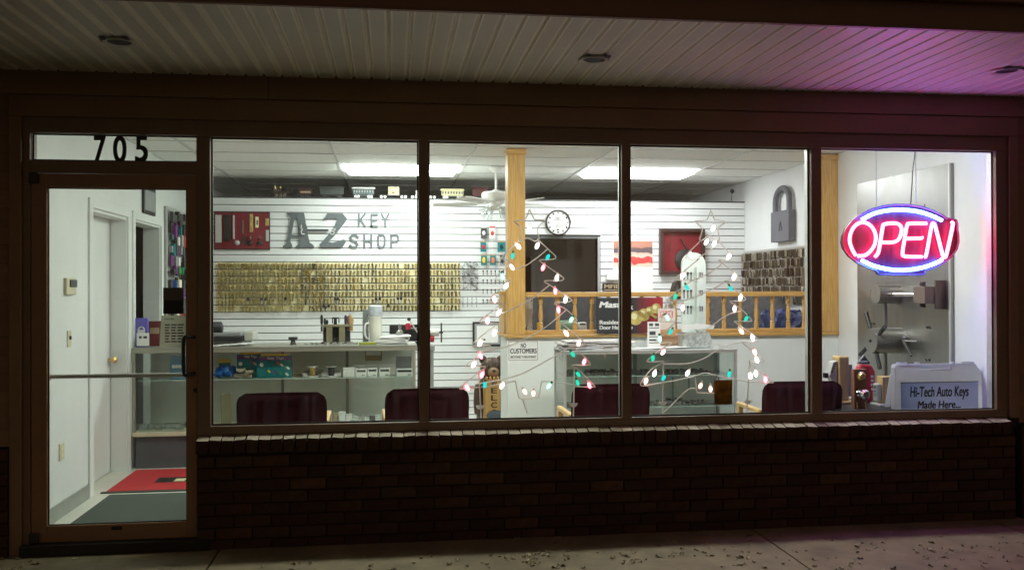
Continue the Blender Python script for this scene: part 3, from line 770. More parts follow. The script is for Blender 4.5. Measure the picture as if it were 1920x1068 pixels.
# accessory board with hanging goods on the left wall behind the counter
a, b = WX(313, 400, XL + .03), (XL + .03, YP - 0.06)
zt = WX(313, 386, XL + .03).z
t = thing('accessory_board', (XL, (a.y + b[1]) / 2, 0.95), 'grey framed board hung with colourful key accessories beside the doorway', 'display board')
MB().box(XL + .001, XL + .02, a.y, b[1], 0.95, zt).build('panel', M_grey, t)
MB().box(XL + .021, XL + .032, a.y, a.y + .03, 0.95, zt).box(XL + .021, XL + .032, a.y + .031, b[1], zt - .035, zt).build('frame', M_alum, t)
pal = [M_black] * 7 + [M_dgrey] * 5 + [M_teal, M_teal, M_mag, M_yel, M_bluec, M_green, M_paper, M_paper, M_redp, M_grey]
for j in range(11):
    y = a.y + 0.06
    while y < b[1] - .05:
        w_ = RND.uniform(.035, .10); h = RND.uniform(.05, .13); z = zt - .05 - j * 0.105 + RND.uniform(-.02, .02)
        d_ = RND.uniform(.012, .035); g_ = RND.uniform(.033, .05)
        MB().box(XL + g_, XL + g_ + d_, y, y + w_, z - h, z).build('hanging_pack', RND.choice(pal) if j < 8 else RND.choice([M_paper, M_paper, M_redp, M_dgrey]), t)
        y += w_ + RND.uniform(.008, .03)

# door mats on the floor
p0, p1 = WZ(130, 980, 0), WZ(213, 923, 0)
MB().box(p0.x + .02, -0.55, 0.16, 1.22, 0.001, 0.010).build('dark_door_mat', M_mat, bev=0.003, label='dark ribbed mat just inside the glass door', cat='mat')
p0, p1 = WZ(199, 923, 0), WZ(241, 883, 0)
t = thing('red_rug', (p0.x + .8, (p0.y + p1.y) / 2, 0), 'red rug with black and cream emblem in front of the counter', 'rug')
MB().box(p0.x, p0.x + 1.75, p0.y + .002, p1.y, 0.001, 0.012).build('pile', M_rug, t, bev=0.003)
MB().box(p0.x - .03, p0.x + 1.78, p0.y - .035, p0.y, 0.001, 0.009).build('rubber_border', M_mat, t)
e0, e1 = WZ(288, 904, .0125), WZ(300, 896, .0125)
MB().box(e0.x, e0.x + .75, e0.y, e1.y + .03, 0.0121, 0.0135).build('emblem', M_ink, t)
f0 = WZ(325, 902, .0125); MB().box(f0.x, f0.x + .20, f0.y, f0.y + .10, 0.0137, 0.0148).build('emblem_mark', M_cream, t)
MB().box(f0.x + .08, f0.x + .17, f0.y + .0, f0.y + .05, 0.0150, 0.0158).build('emblem_notch', M_ink, t)

# ================================================================== GLASS COUNTER (behind door and first window)
C1Y0, C1Y1, C1X0, C1X1, C1T = 2.20, 2.72, XL + .02, XY(779, 2.2), 0.985
c1 = thing('glass_counter', ((C1X0 + C1X1) / 2, 2.46, 0), 'long glass display counter with grey base under the key wall', 'display case')
MB().box(C1X0 + .02, C1X1 - .02, C1Y0 + .03, C1Y1 - .02, 0, 0.262).build('base', M_panelgrey, c1)
MB().box(C1X0, C1X1, C1Y0, C1Y1, 0.264, 0.30).build('deck', M_cream2, c1, bev=0.003)
for x in (C1X0, C1X1 - .025): MB().box(x, x + .025, C1Y0, C1Y0 + .025, .301, C1T - .042).build('corner_post', M_casem, c1)
MB().box(C1X1 - .024, C1X1, C1Y1 - .03, C1Y1, .301, C1T - .042).build('corner_post', M_wp, c1)
MB().box(C1X0, C1X1, C1Y0 - .001, C1Y0 + .03, C1T - .04, C1T - .004).box(C1X0, C1X1, C1Y1 - .03, C1Y1, C1T - .04, C1T - .004).build('top_rail', M_casem, c1, bev=0.002)
MB().box(C1X0 + .001, C1X1 - .001, C1Y0 + .031, C1Y1 - .031, C1T - .012, C1T - .005).build('top_glass', M_cglass, c1)
MB().box(C1X0, C1X1 + .01, C1Y0 - .006, C1Y1 + .004, C1T - .0035, C1T + .006).build('counter_edge', mat('counter_edge', (.30, .31, .27), .3), c1)
MB().box(C1X0 + .026, C1X1 - .026, C1Y0 + .008, C1Y0 + .013, .301, C1T - .041).build('front_glass', M_cglass, c1)
MB().box(C1X1 - .014, C1X1 - .009, C1Y0 + .026, C1Y1 - .031, .301, C1T - .041).build('side_glass', M_cglass, c1)
zs = WY(590, 707, 2.3).z
MB().box(C1X0 + .03, C1X1 - .03, C1Y0 + .06, C1Y1 - .06, zs - .006, zs).build('glass_shelf', M_cglass, c1)
MB().box(C1X0 + .03, C1X1 - .03, C1Y0 + .056, C1Y0 + .0595, zs - .007, zs + .0005).build('shelf_edge', mat('glass_edge', (.50, .66, .58), .2), c1)  # green glass edge, its colour brightened to carry the edge highlight
pv = [C1X0 + .02, XY(530, 2.7), XY(651, 2.7), C1X1 - .026]
for k, (a, b) in enumerate(zip(pv[:-1], pv[1:])):
    MB().box(a + .002, b - .002, C1Y1 - .026 + .006 * (k % 2), C1Y1 - .022 + .006 * (k % 2), .302, C1T - .042).build('sliding_door', M_casegrn, c1)
    if k: MB().box(a - .012, a + .012, C1Y1 - .040, C1Y1 - .028, .302, C1T - .042).build('door_stile', mat('stile_grey', (.22, .24, .23), .4), c1)

# goods in the counter
def card_box(name, px0, px1, py0, py1, Y, d, m, lab, cat, group=None, zmin=None):
    x0, x1, z0, z1 = BX(px0, px1, py0, py1, Y)
    if zmin is not None: z0 = zmin
    t = thing(name, ((x0 + x1) / 2, Y + d / 2, z0), lab, cat, group)
    MB().box(x0, x1, Y, Y + d, z0 + .0005, z1).build('carton', m, t, bev=0.0015)
    return t, (x0, x1, z0, z1)
def tagbox(px0, px1, py0, py1, Y, lab):
    t, (x0, x1, z0, z1) = card_box('key_tag_box', px0, px1, py0, py1, Y, .06, M_teal, lab, 'box', 'teal key tag display boxes', zs + .001)
    h = z1 - z0; w = x1 - x0
    MB().box(x0 + .12 * w, x1 - .1 * w, Y - .0015, Y + .004, z1 + .0005, z1 + .018).build('header_card', M_yel, t)
    MB().box(x0 + .002, x1 - .002, Y - .0012, Y - .0002, z1 - .20 * h, z1 - .01).build('purple_band', M_mag, t)
    text('lettering', 'Key Tags', M_paper, t, (x0 + .30 * w, x0 + .78 * w, z1 - .18 * h, z1 - .03 * h), Y - .0014, .0008, bold=.02, shear=.15)
    cols = [M_redp, M_paper, M_green, M_paper, M_yel, M_mag, M_green, M_paper]
    for k in range(8):
        cx = x0 + w * (.62 + .09 * (k % 4)); cz = z1 - h * (.34 + .12 * (k % 4) * .6) if k < 4 else z0 + h * (.30 - .05 * (k % 4)); cx = cx if k < 4 else x0 + w * (.35 + .17 * (k % 4))
        s2 = .5 ** .5; MB().obox((cx, Y - .0008, cz), (s2, 0, -s2), (0, 1, 0), (s2, 0, s2), .015, .0006, .008).build('printed_tag', cols[k], t)
    MB().lathe([(.016, 0), (.016, .0008)], (x0 + .14 * w, Y - .0003, z0 + .6 * h), (0, -1, 0), 14).build('printed_badge', M_paper, t)
tagbox(444, 492, 664, 707, 2.36, 'teal and purple key tag box standing further back in the counter')
tagbox(481, 547, 667, 708, 2.31, 'teal and purple key tag box at the front of the counter shelf')
x0, x1, z0, z1 = BX(399, 441, 685, 708, 2.31)
b = MB()
for k in range(9): b.ball((x0 + (x1 - x0) * RND.uniform(.15, .85), 2.36 + RND.uniform(-.03, .03), zs + .035 + RND.uniform(0, .04)), .04, .04, .034, 9, 6)
b.v = [(q[0] + RND.uniform(-.012, .012), q[1] + RND.uniform(-.012, .012), max(zs + .001, q[2] + RND.uniform(-.012, .012))) for q in b.v]
b.build('blue_bag', M_blue, smooth=True, label='shiny blue plastic bag at the end of the counter shelf', cat='bag')
t, q4 = card_box('tag_pack', 410, 432, 673, 690, 2.43, .02, M_teal, 'small teal packet with yellow header behind the blue bag', 'packet', None, zs + .002)
MB().box(q4[0], q4[1], 2.428, 2.4295, q4[3] - .03, q4[3]).build('header', M_yel, t)
b = MB(); x0, x1, z0, z1 = BX(441, 468, 683, 708, 2.29)
for k in range(10): b.obox((RND.uniform(x0, x1), 2.30 + RND.uniform(0, .04), zs + .015 + RND.uniform(0, .06)), Vector((1, 0, RND.uniform(-.6, .6))).normalized(), (0, 1, 0), Vector((RND.uniform(-.5, .5), 0, 1)).normalized(), .028, .006, .012)
b.build('loose_tags', mat('mixed_tags', (.45, .40, .30), .5, var=.6, scale=30), label='heap of mixed key tags between blue bag and teal boxes', cat='key tags')
# spools
for i, (pc, lab) in enumerate(((586, 'wire spool with yellow windings on the counter shelf'), (621, 'wire spool with dark windings on the counter shelf'))):
    c = WY(pc, 700, 2.34); z1 = WY(pc, 686, 2.34).z
    t = thing('wire_spool', (c.x, 2.34, zs), lab, 'spool', 'wire spools in the counter')
    MB().lathe([(.048, 0), (.048, .006)], (c.x, 2.34, zs + .001), n=18).build('flange', M_paper, t)
    MB().lathe([(.048, 0), (.048, .006)], (c.x, 2.34, z1 - .006), n=18).build('flange', M_paper, t)
    MB().lathe([(.024, 0), (.026, .5 * (z1 - zs)), (.024, z1 - zs - .016)], (c.x, 2.34, zs + .008), n=14).build('winding', M_brass if i == 0 else M_dgrey, t, smooth=True)
# small white boxes in rows
wb = [(643, 664, 689, 705, 2.28, 'plain'), (664, 684, 684, 693, 2.34, ''), (667, 687, 691, 705, 2.27, 'band'), (687, 707, 683, 692, 2.36, ''), (689, 707, 690, 705, 2.28, 'band'), (711, 731, 690, 704, 2.29, 'band'), (709, 728, 680, 690, 2.40, ''), (728, 741, 679, 698, 2.42, ''), (743, 773, 691, 703, 2.27, 'band'), (742, 771, 668, 690, 2.42, 'grey')]
labs = ['plain white lock box beside the spools', 'white lock box second row, left of the row', 'white lock box with black band, first of the banded ones', 'white lock box second row, beside the first', 'white lock box with black band, second of the banded ones', 'white lock box with black band, third of the banded ones', 'grey-white lock box second row, third along', 'narrow upright lock box near the end of the shelf', 'wide white lock box with black band at the shelf end', 'large grey box at the end of the counter shelf']
for (a, b, c, d, Y, k), lab in zip(wb, labs):
    t, (x0, x1, z0, z1) = card_box('lock_box', a, b, c, d, Y, .05, M_paper if k != 'grey' else M_grey, lab, 'box', 'boxed locks in the counter', zs + .001)
    if k == 'band': MB().box(x0 + .008, x1 - .008, Y - .001, Y - .0002, z1 - .028, z1 - .010).build('printed_band', M_ink, t); MB().box(x1 - .04, x1 - .012, Y - .001, Y - .0002, z0 + .010, z0 + .016).build('printed_line', M_ink, t)
t, q4 = card_box('brown_box', 684, 716, 655, 676, 2.52, .10, M_tan, 'cream and brown box hanging at the top of the counter', 'box')
MB().box(q4[0] + .01, q4[1] - .01, 2.518, 2.5195, q4[3] - .05, q4[3] - .005).build('printed_band', M_paper, t)
# white blocks on the shelf
for i, (a, b) in enumerate(((568, 576), (603, 618), (625, 639))):
    MB().box(XY(a, 2.36), XY(b, 2.36), 2.36, 2.40, zs + .001, zs + .035).build('white_packet', M_paper, bev=.002, label=['small white packet left of the yellow spool', 'small white packet between the two spools', 'small white packet right of the dark spool'][i], cat='packet', group='white packets in the counter')
# deck goods
zd = .301
dk = [(635, 647, 772, 791, M_paper, 'white carton on the counter floor'), (648, 659, 776, 791, M_paper, 'second white carton on the counter floor, beside the first'), (624, 632, 774, 792, M_tan, 'leaning brown card on the counter floor'), (672, 684, 782, 791, M_grey, 'grey lock body on the counter floor'), (692, 703, 780, 791, M_dgrey, 'dark round lock case on the counter floor'), (414, 432, 738, 791, M_khaki, 'tall narrow pack with brown hanging goods in the counter')]
for a, b, c, d, m, lab in dk:
    card_box('counter_item', a, b, c, d, 2.34, .05, m, lab, 'goods', None, zd)
b = MB()
for k in range(14):
    p = Vector((XY(250 + k * 7.5, 2.4), 2.32 + RND.uniform(0, .15), zd)); b.obox(p + Vector((0, 0, .02)), Vector((1, RND.uniform(-.5, .5), 0)).normalized(), (0, 1, 0), (0, 0, 1), RND.uniform(.02, .05), .03, .018)
b.build('lock_parts', mat('mixed_lock_parts', (.35, .36, .34), .4, .3, var=.5, scale=18), label='loose lock parts on the counter floor behind the door', cat='lock parts')

b = MB()
for k in range(34):
    x = XY(RND.uniform(622, 712), 2.36); y = 2.30 + RND.uniform(0, .28); h = RND.uniform(.008, .035); a_ = RND.uniform(-.5, .5)
    b.obox((x, y, zd + h), (math.cos(a_), math.sin(a_), 0), (-math.sin(a_), math.cos(a_), 0), (0, 0, 1), RND.uniform(.02, .045), RND.uniform(.015, .03), h)
b.build('boxed_lock_heap', mat('mixed_boxes', (.55, .57, .54), .5, var=.55, scale=16), label='jumble of boxed lock parts on the counter floor beside the chairs', cat='lock parts', kind='stuff')
b = MB()
for k in range(40):
    x = XY(RND.uniform(552, 642), 2.45); y = 2.42 + RND.uniform(0, .2); h = RND.uniform(.006, .022)
    b.obox((x, y, zs + .001 + h), (1, 0, 0), (0, 1, 0), (0, 0, 1), RND.uniform(.008, .025), RND.uniform(.008, .02), h)
b.build('shelf_small_goods', mat('mixed_small_goods', (.50, .50, .44), .5, var=.7, scale=30), label='small loose goods behind the wire spools on the counter shelf', cat='goods', kind='stuff')

# on top of the counter
ct = C1T + .0065
reg = thing('cash_register', (XY(430, 2.5), 2.52, ct), 'dark cash register with open drawer on the counter', 'cash register')
x0, x1, z0, z1 = BX(396, 462, 618, 638, 2.38)
MB().box(x0 - .12, x1, 2.40, 2.68, ct + .001, ct + .035).build('drawer_case', M_grey, reg, bev=.004)
MB().box(x0 - .12, x1 - .03, 2.36, 2.62, ct + .036, ct + .075).build('drawer', M_black, reg, bev=.003)
MB().box(x1 - .028, x1 + .05, 2.42, 2.70, ct + .036, ct + .115).build('body', mat('register_beige', (.45, .45, .40), .5), reg, bev=.01)
MB().box(x0 - .12, x1 - .06, 2.46, 2.69, ct + .076, ct + .105).build('keyboard', M_grey, reg, bev=.004)
MB().obox((x0 + .0, 2.52, ct + .15), (1, 0, 0), Vector((0, .8, -.6)), Vector((0, .6, .8)), .07, .05, .03).build('display_head', M_dgrey, reg, bev=.012)
bg_ = MB()
for k in range(5): bg_.obox((XY(405 + 14 * k, 2.28), 2.28, ct + .006 + .004 * k), Vector((1, .2 * (k - 2), 0)).normalized(), Vector((-.2 * (k - 2), 1, 0)).normalized(), (0, 0, 1), .06, .05, .0015)
bg_.build('loose_papers', M_paper, label='loose papers and clear wrap in front of the cash register', cat='papers')
p = WY(549, 640, 2.4)
MB().lathe([(.030, 0), (.022, .012), (.018, .035), (.038, .045), (.040, .065)], (p.x, 2.42, ct + .001), n=16).build('ink_stamp', M_darkst, smooth=True, label='small dark anvil-shaped stamp on the counter', cat='stamp')
b = MB()
for k in range(22): b.obox((XY(RND.uniform(555, 672), 2.32), 2.30 + RND.uniform(0, .12), ct + .010), Vector((1, RND.uniform(-1, 1), 0)).normalized(), (0, 0, 1), (0, 1, 0), RND.uniform(.008, .022), .009, RND.uniform(.006, .015))
b.build('small_lock_parts', mat('counter_bits', (.42, .42, .38), .4, .3, var=.6, scale=30), label='small lock parts strewn on the counter before the tool rack', cat='lock parts')
# tool rack
x0, x1, z0, z1 = BX(602, 658, 608, 636, 2.55)
tr = thing('tool_rack', ((x0 + x1) / 2, 2.6, ct), 'khaki tool holder with pliers and screwdrivers on the counter', 'tool rack')
MB().box(x0, x1, 2.52, 2.66, z1 - .02, z1).build('top_plate', M_khaki, tr, bev=.003)
for k in (.18, .60): MB().box(x0 + (x1 - x0) * k, x0 + (x1 - x0) * (k + .20), 2.525, 2.535, ct + .001, z1 - .021).build('front_leg', M_khaki, tr)
MB().box(x0 + .01, x1 - .01, 2.64, 2.655, ct + .001, z1 - .021).build('back_plate', M_dgrey, tr)
MB().box(x0 + .0, x1 + .01, 2.52, 2.66, ct + .0005, ct + .010).build('base_plate', M_dgrey, tr)
for px, m, h in ((603, M_black, .085), (609, M_darkst, .05), (613, M_darkst, .04), (648, mat('navy_handle', (.02, .02, .10), .4), .08), (653, M_mahog, .075), (657, M_pine, .09), (660, M_pine, .06)):
    x = XY(px, 2.58); MB().lathe([(.009, -.06), (.008, 0), (.012, .015), (.013, h * .7), (.008, h)], (x, 2.58, z1), n=10).build('tool_handle', m, tr, smooth=True)
cx = XY(629, 2.58)
MB().box(cx - .03, cx + .03, 2.56, 2.60, z1 + .05, z1 + .062).box(cx - .03, cx - .022, 2.56, 2.60, z1 + .01, z1 + .05).box(cx - .015, cx + .012, 2.56, 2.60, z1 + .001, z1 + .05).box(cx + .026, cx + .034, 2.56, 2.60, z1 + .015, z1 + .05).build('clamp', M_black, tr)
# cups of wire at left, board, jug
x0, x1, z0, z1 = BX(680, 691, 580, 634, 2.6)
MB().box(x0, x1, 2.56, 2.64, ct + .001, z1).build('grey_carton', mat('grey_print', (.20, .22, .22), .6, var=.5, scale=25), bev=.002, label='tall grey printed carton beside the white jug', cat='carton')
c = WY(704, 628, 2.56)
jz = WY(704, 572, 2.56).z
t = thing('plastic_jug', (c.x, 2.56, ct), 'white plastic pitcher with lid and handle on the counter', 'jug')
hh = jz - ct
MB().lathe([(.045, .002), (.052, .02), (.056, .35 * hh), (.056, .70 * hh), (.050, .72 * hh)], (c.x, 2.56, ct), n=20).build('body', mat('milky_plastic', (.70, .70, .60), .4), t, smooth=True)
MB().lathe([(.056, .722 * hh), (.060, .74 * hh), (.060, .98 * hh), (.045, 1.0 * hh)], (c.x, 2.56, ct), n=20).build('lid', mat('pale_blue_print', (.60, .66, .74), .4, var=.25, scale=20), t, smooth=True)
MB().tube(smooth_path([(c.x - .05, 2.55, ct + .52 * hh), (c.x - .085, 2.54, ct + .50 * hh), (c.x - .095, 2.54, ct + .30 * hh), (c.x - .08, 2.54, ct + .14 * hh), (c.x - .05, 2.55, ct + .12 * hh)], 4), .009, 8).build('handle', M_wp, t, smooth=True)
b = MB()
for k in range(6):
    x0, x1 = XY(700 + 3 * k, 2.36), XY(760 + 2 * k, 2.36); b.obox(((x0 + x1) / 2, 2.42, ct + .012 + .010 * k), Vector((1, 0, RND.uniform(-.06, .09))).normalized(), (0, 1, 0), (0, 0, 1), (x1 - x0) / 2, .10, .0035)
b.build('paper_stack', M_paper, label='untidy stack of white papers near the key machine', cat='papers')
MB().box(XY(673, 2.26), XY(706, 2.26), 2.26, 2.34, ct + .001, ct + .022).build('green_tray', mat('olive_tray', (.28, .30, .03), .5), bev=.003, label='flat olive green tray at the edge of the counter', cat='tray')
MB().box(XY(764, 2.27), XY(777, 2.27), 2.27, 2.38, ct + .001, ct + .018).build('white_carton', M_paper, bev=.002, label='small white carton on the end of the counter', cat='carton')
# key cutting machine on its own stand right of the counter
kx0, kx1, kz0, kz1 = BX(760, 806, 625, 648, 2.75)
km = thing('key_machine', ((kx0 + kx1) / 2, 2.9, 0), 'black key cutting machine with red knob and lever on a stand', 'machine')
sx0, sx1 = XY(766, 2.80), XY(815, 2.80)
MB().box(sx0, sx1, 2.80, 3.15, .90, .94).build('stand_top', M_grey, km, bev=.003)
for x in (sx0 + .01, sx1 - .035):
    for y in (2.82, 3.11): MB().box(x, x + .025, y, y + .025, 0, .899).build('leg', M_grey, km)
MB().box(sx0 + .04, sx1 - .045, 2.83, 3.10, .35, .45).build('stand_shelf', M_grey, km)
MB().box(sx0, sx1 - .06, 2.84, 3.10, .941, .99).build('machine_base', M_black, km, bev=.008)
mx, mz = WY(787, 618, 2.9).x, WY(787, 618, 2.9).z
MB().box(mx - .10, mx + .10, 2.92, 3.08, .991, mz + .02).build('motor_housing', M_black, km, bev=.02)
MB().lathe([(.035, 0), (.035, .08)], (mx + .10, 2.95, mz - .03), (1, 0, 0), 16).build('motor', M_alum, km, smooth=True)
MB().lathe([(.034, 0), (.034, .035)], (mx + .10, 2.955, mz - .085), (1, 0, 0), 16).build('red_collar', M_redl, km, smooth=True)
x2 = XY(829, 2.9); MB().cyl((mx + .18, 2.95, mz - .03), (x2 + .01, 2.95, mz - .03), .008, n=10).cyl((x2 - .006, 2.95, mz + .06), (x2 - .006, 2.95, mz - .12), .007, n=8).build('cross_handle', M_darkst, km)
l0, l1 = WY(784, 625, 2.85), WY(767, 598, 2.85)
MB().cyl(l0, l1, .006, n=10).build('lever', M_alum, km); MB().ball(l1, .018).build('lever_knob', M_darkst, km, smooth=True)
r = WY(765, 612, 2.84); MB().lathe([(.014, -.03), (.026, -.01), (.030, .012), (.018, .03)], r, n=14).build('red_knob', M_redl, km, smooth=True)
v = WY(750, 616, 2.86); MB().lathe([(.030, -.03), (.030, -.02), (.012, -.01), (.016, .02), (.010, .045)], v, n=12).box(v.x - .035, v.x + .03, 2.85, 2.88, v.z - .06, v.z - .03).build('vise', M_chrome, km, smooth=True)
a = WY(729, 620, 3.0); MB().box(XY(730, 3.0), XY(785, 3.0), 3.0, 3.02, WY(750, 626, 3).z, WY(750, 609, 3).z).build('splash_guard', M_black, km)

# ================================================================== ON THE SLATTED WALL
YS = YP - 0.001
# red lock display board
x0, x1, z0, z1 = BX(401, 506, 396, 468, YP - .03)
t = thing('lock_display_board', ((x0 + x1) / 2, YP - .02, z0), 'red board of mounted lock hardware at the end of the slatted wall', 'display board')
MB().box(x0, x1, YP - .022, YS, z0, z1).build('frame', M_black, t, bev=.002)
MB().box(x0 + .012, x1 - .010, YP - .026, YP - .0225, z0 + .012, z1 - .012).build('red_panel', M_red, t)
def bz(u0, u1, v0, v1):  # zoom box (395,380,scale 8.897)
    return BX(395 + u0 / 8.897, 395 + u1 / 8.897, 380 + v0 / 8.897, 380 + v1 / 8.897, YP - .03)
for nm, u0, u1, v0, v1, m, d in (('exit_bar', 82, 185, 205, 665, M_alum, .02), ('panic_bar', 235, 335, 205, 640, M_black, .03), ('pull_bar', 378, 402, 210, 605, M_alum, .03), ('brass_strip', 655, 710, 190, 490, M_brass, .012), ('thin_bar', 528, 550, 290, 520, M_bossd, .015), ('strike_plate', 748, 800, 235, 415, M_cream, .012), ('edge_strike', 915, 972, 262, 385, M_brass, .012), ('edge_plate', 922, 972, 455, 640, M_alum, .012), ('bolt_case', 540, 580, 560, 700, M_black, .02)):
    a, b, c, d2 = bz(u0, u1, v0, v1); MB().box(a, b, YP - .027 - d, YP - .0265, c, d2).build(nm, m, t, bev=.002)
for u, v, r_, m in ((445, 665, .028, M_alum), (655, 668, .028, M_black), (825, 672, .028, M_black), (665, 583, .016, M_bossd), (828, 583, .016, M_bossd)):
    a, b, c, d2 = bz(u - 1, u + 1, v - 1, v + 1); MB().lathe([(r_, 0), (r_ * .8, .02), (r_ * .4, .03)], ((a + b) / 2, YP - .0265, (c + d2) / 2), (0, -1, 0), 16).build('lock_cylinder', m, t, smooth=True)
a, b, c, d2 = bz(775, 785, 260, 400); MB().box(a - .004, b + .004, YP - .041, YP - .0392, c + .02, d2 - .02).build('strike_hole', M_ink, t)

# A-Z KEY SHOP sign letters
def SP(u, v): # zoom (520,385, scale 7.385)
    return WY(520 + u / 7.385, 385 + v / 7.385, YP - .02)
az = thing('shop_name_sign', (SP(500, 580).x, YP, SP(500, 580).z), 'grey wooden A-Z KEY SHOP lettering with a key on the slatted wall', 'sign')
def poly(nm, pts, m, par, t0=.022, t1=.001):
    b = MB(); P = [SP(u, v) for u, v in pts]
    b.prism([(p.x, p.z) for p in P], lambda u, v, t: (u, YP - t, v), t1, t0)
    return b.build(nm, m, par)
A_l = [(132, 103), (365, 103), (372, 130), (280, 178), (242, 178), (228, 220), (208, 330), (195, 400), (300, 412), (300, 448), (185, 448), (178, 500), (195, 530), (212, 580), (72, 580), (85, 555), (120, 540), (150, 400), (175, 230), (185, 165), (150, 140)]
A_r = [(268, 182), (374, 132), (392, 240), (420, 400), (445, 510), (495, 545), (512, 580), (248, 580), (262, 555), (310, 535), (305, 440), (290, 330), (275, 230)]
Zp = [(690, 110), (905, 110), (930, 140), (968, 185), (935, 235), (860, 330), (780, 430), (705, 500), (760, 515), (860, 490), (920, 470), (955, 490), (900, 580), (595, 580), (582, 545), (640, 480), (720, 390), (800, 270), (830, 180), (760, 180), (690, 188), (640, 210), (622, 198), (660, 165)]
poly('letter', A_l, M_signgrey, az); poly('letter', A_r, M_signgrey, az, .0225); poly('letter', Zp, M_signgrey, az)
k = MB(); kr = [SP(u, v) for u, v in ((410, 330), (560, 335), (710, 328))]
k.box(kr[0].x, kr[2].x, YP - .034, YP - .024, SP(0, 355).z, SP(0, 326).z).build('key_shaft', mat('sign_key_dark', (.05, .06, .065), .5), az)
c = SP(358, 335)
b = MB(); b.lathe([(.048, 0), (.048, .010)], (0, 0, 0), (0, -1, 0), 24); b.v = [(a * .95 + c.x, q - .024 + YP, w * 1.5 + c.z) for a, q, w in b.v]; b.build('key_bow', mat('sign_key_dark2', (.09, .105, .11), .5), az)
def ring(pts, r=.0045): return MB().tube(smooth_path([Vector((SP(u, v).x, YP - .036, SP(u, v).z)) for u, v in pts], 4), r, 6)
ring([(310, 290), (330, 250), (370, 242), (402, 280), (410, 340), (395, 405), (370, 420), (340, 400), (325, 370)]).build('key_outline', M_signlight, az)
ring([(340, 270), (330, 305), (350, 335), (332, 360), (345, 395), (380, 395)], .004).build('key_outline', M_wp, az)
ring([(760, 322), (800, 325), (795, 345), (765, 352), (735, 372), (745, 395), (775, 400), (790, 375), (770, 365)], .0035).build('key_bit_outline', M_wp, az)
def stroke_letter(pts_list, w=24):
    for pts in pts_list:
        for (a, b_), (c_, d_) in zip(pts[:-1], pts[1:]):
            A = SP(a, b_); B = SP(c_, d_); yield A, B
def letter(strokes, w=.0215):
    b = MB(); i = 0
    for A, B in stroke_letter(strokes):
        d = (B - A); d.y = 0; L = d.length; d.normalize(); nrm = Vector((-d.z, 0, d.x))
        m_ = (A + B) / 2; m_.y = YP - .008
        b.obox(m_, d, nrm, (0, 1, 0), L / 2 + w * .42, w / 2, .007 + .0003 * (i % 3)); i += 1
    return b.build('letter', M_signlight, az)
letter([[(1128, 122), (1128, 290)], [(1212, 120), (1142, 205)], [(1150, 195), (1214, 290)]])
letter([[(1302, 128), (1302, 290)], [(1302, 128), (1380, 128)], [(1302, 205), (1372, 205)], [(1302, 290), (1382, 290)]])
letter([[(1444, 124), (1493, 210)], [(1540, 124), (1493, 210)], [(1493, 210), (1493, 295)]])
letter([[(1115, 440), (1085, 408), (1040, 408), (1010, 440), (1030, 482), (1090, 505), (1110, 540), (1085, 578), (1035, 578), (1008, 555)]])
letter([[(1203, 405), (1203, 580)], [(1300, 405), (1300, 580)], [(1203, 490), (1300, 490)]])
letter([[(1395, 440), (1415, 408), (1465, 408), (1485, 440), (1485, 545), (1465, 580), (1415, 580), (1395, 545), (1395, 440)]])
letter([[(1575, 405), (1575, 582)], [(1575, 408), (1655, 408), (1670, 430), (1670, 475), (1655, 498), (1575, 498)]])

# rows of hanging key blanks
def key_mesh(seed, wide):
    r = random.Random(seed); b = MB()
    b.cyl((0, 0.018, 0.012), (0, -0.028, 0.014), 0.0016, n=5)
    for k in range(4 if not wide else 5):
        y = 0.012 - k * 0.0085; dx = r.uniform(-.002, .002) * (2 if wide else 1); rr = r.uniform(.0085, .0108) if not wide else r.uniform(.0125, .0152)
        n = 8; s = r.choice([1.0, 1.15, .9])
        prof = [(dx + rr * s * math.cos(2 * math.pi * i / n + .39), rr * math.sin(2 * math.pi * i / n + .39)) for i in range(n)]
        b.prism(prof, lambda u, v, t: (u, t, v), y, y + .0022)
        w = .0034 + r.uniform(0, .0012); l = r.uniform(.034, .042)
        b.prism([(dx - w, -rr * .7), (dx + w, -rr * .7), (dx + w * .8, -rr - l * .9), (dx, -rr - l), (dx - w, -rr - l * .85)], lambda u, v, t: (u, t, v), y + .0003, y + .0019)
    return b
M_key = palette_mat('key_metal', [(.11, .085, .035), (.34, .24, .06), (.17, .14, .07), (.46, .33, .09), (.14, .125, .09), (.26, .20, .07)], .38, .2, 40, 0, metal=.4)
M_keyb = mat('black_key_heads', (.02, .02, .02), .4)
kms = []
for i in range(8):
    b = key_mesh(i, i >= 5); me = bpy.data.meshes.new('key_bunch'); me.from_pydata(b.v, [], b.f); fix_normals(me); me.materials.append(M_key); kms.append(me)
KX0, KX1 = XY(405, YP - .04), XY(861, YP - .04)
pitch = 0.0392; ncol = int((KX1 - KX0) / pitch) + 1
spots = []
for row in range(7):
    zt = PZ - 0.0762 * (9 + row) - 0.028
    for c_ in range(ncol):
        x = KX1 - c_ * pitch
        spots.append((c_, row, x + RND.uniform(-.002, .002), zt + RND.uniform(-.003, .003)))
spots.sort()
rest = MB(); cnt = 0
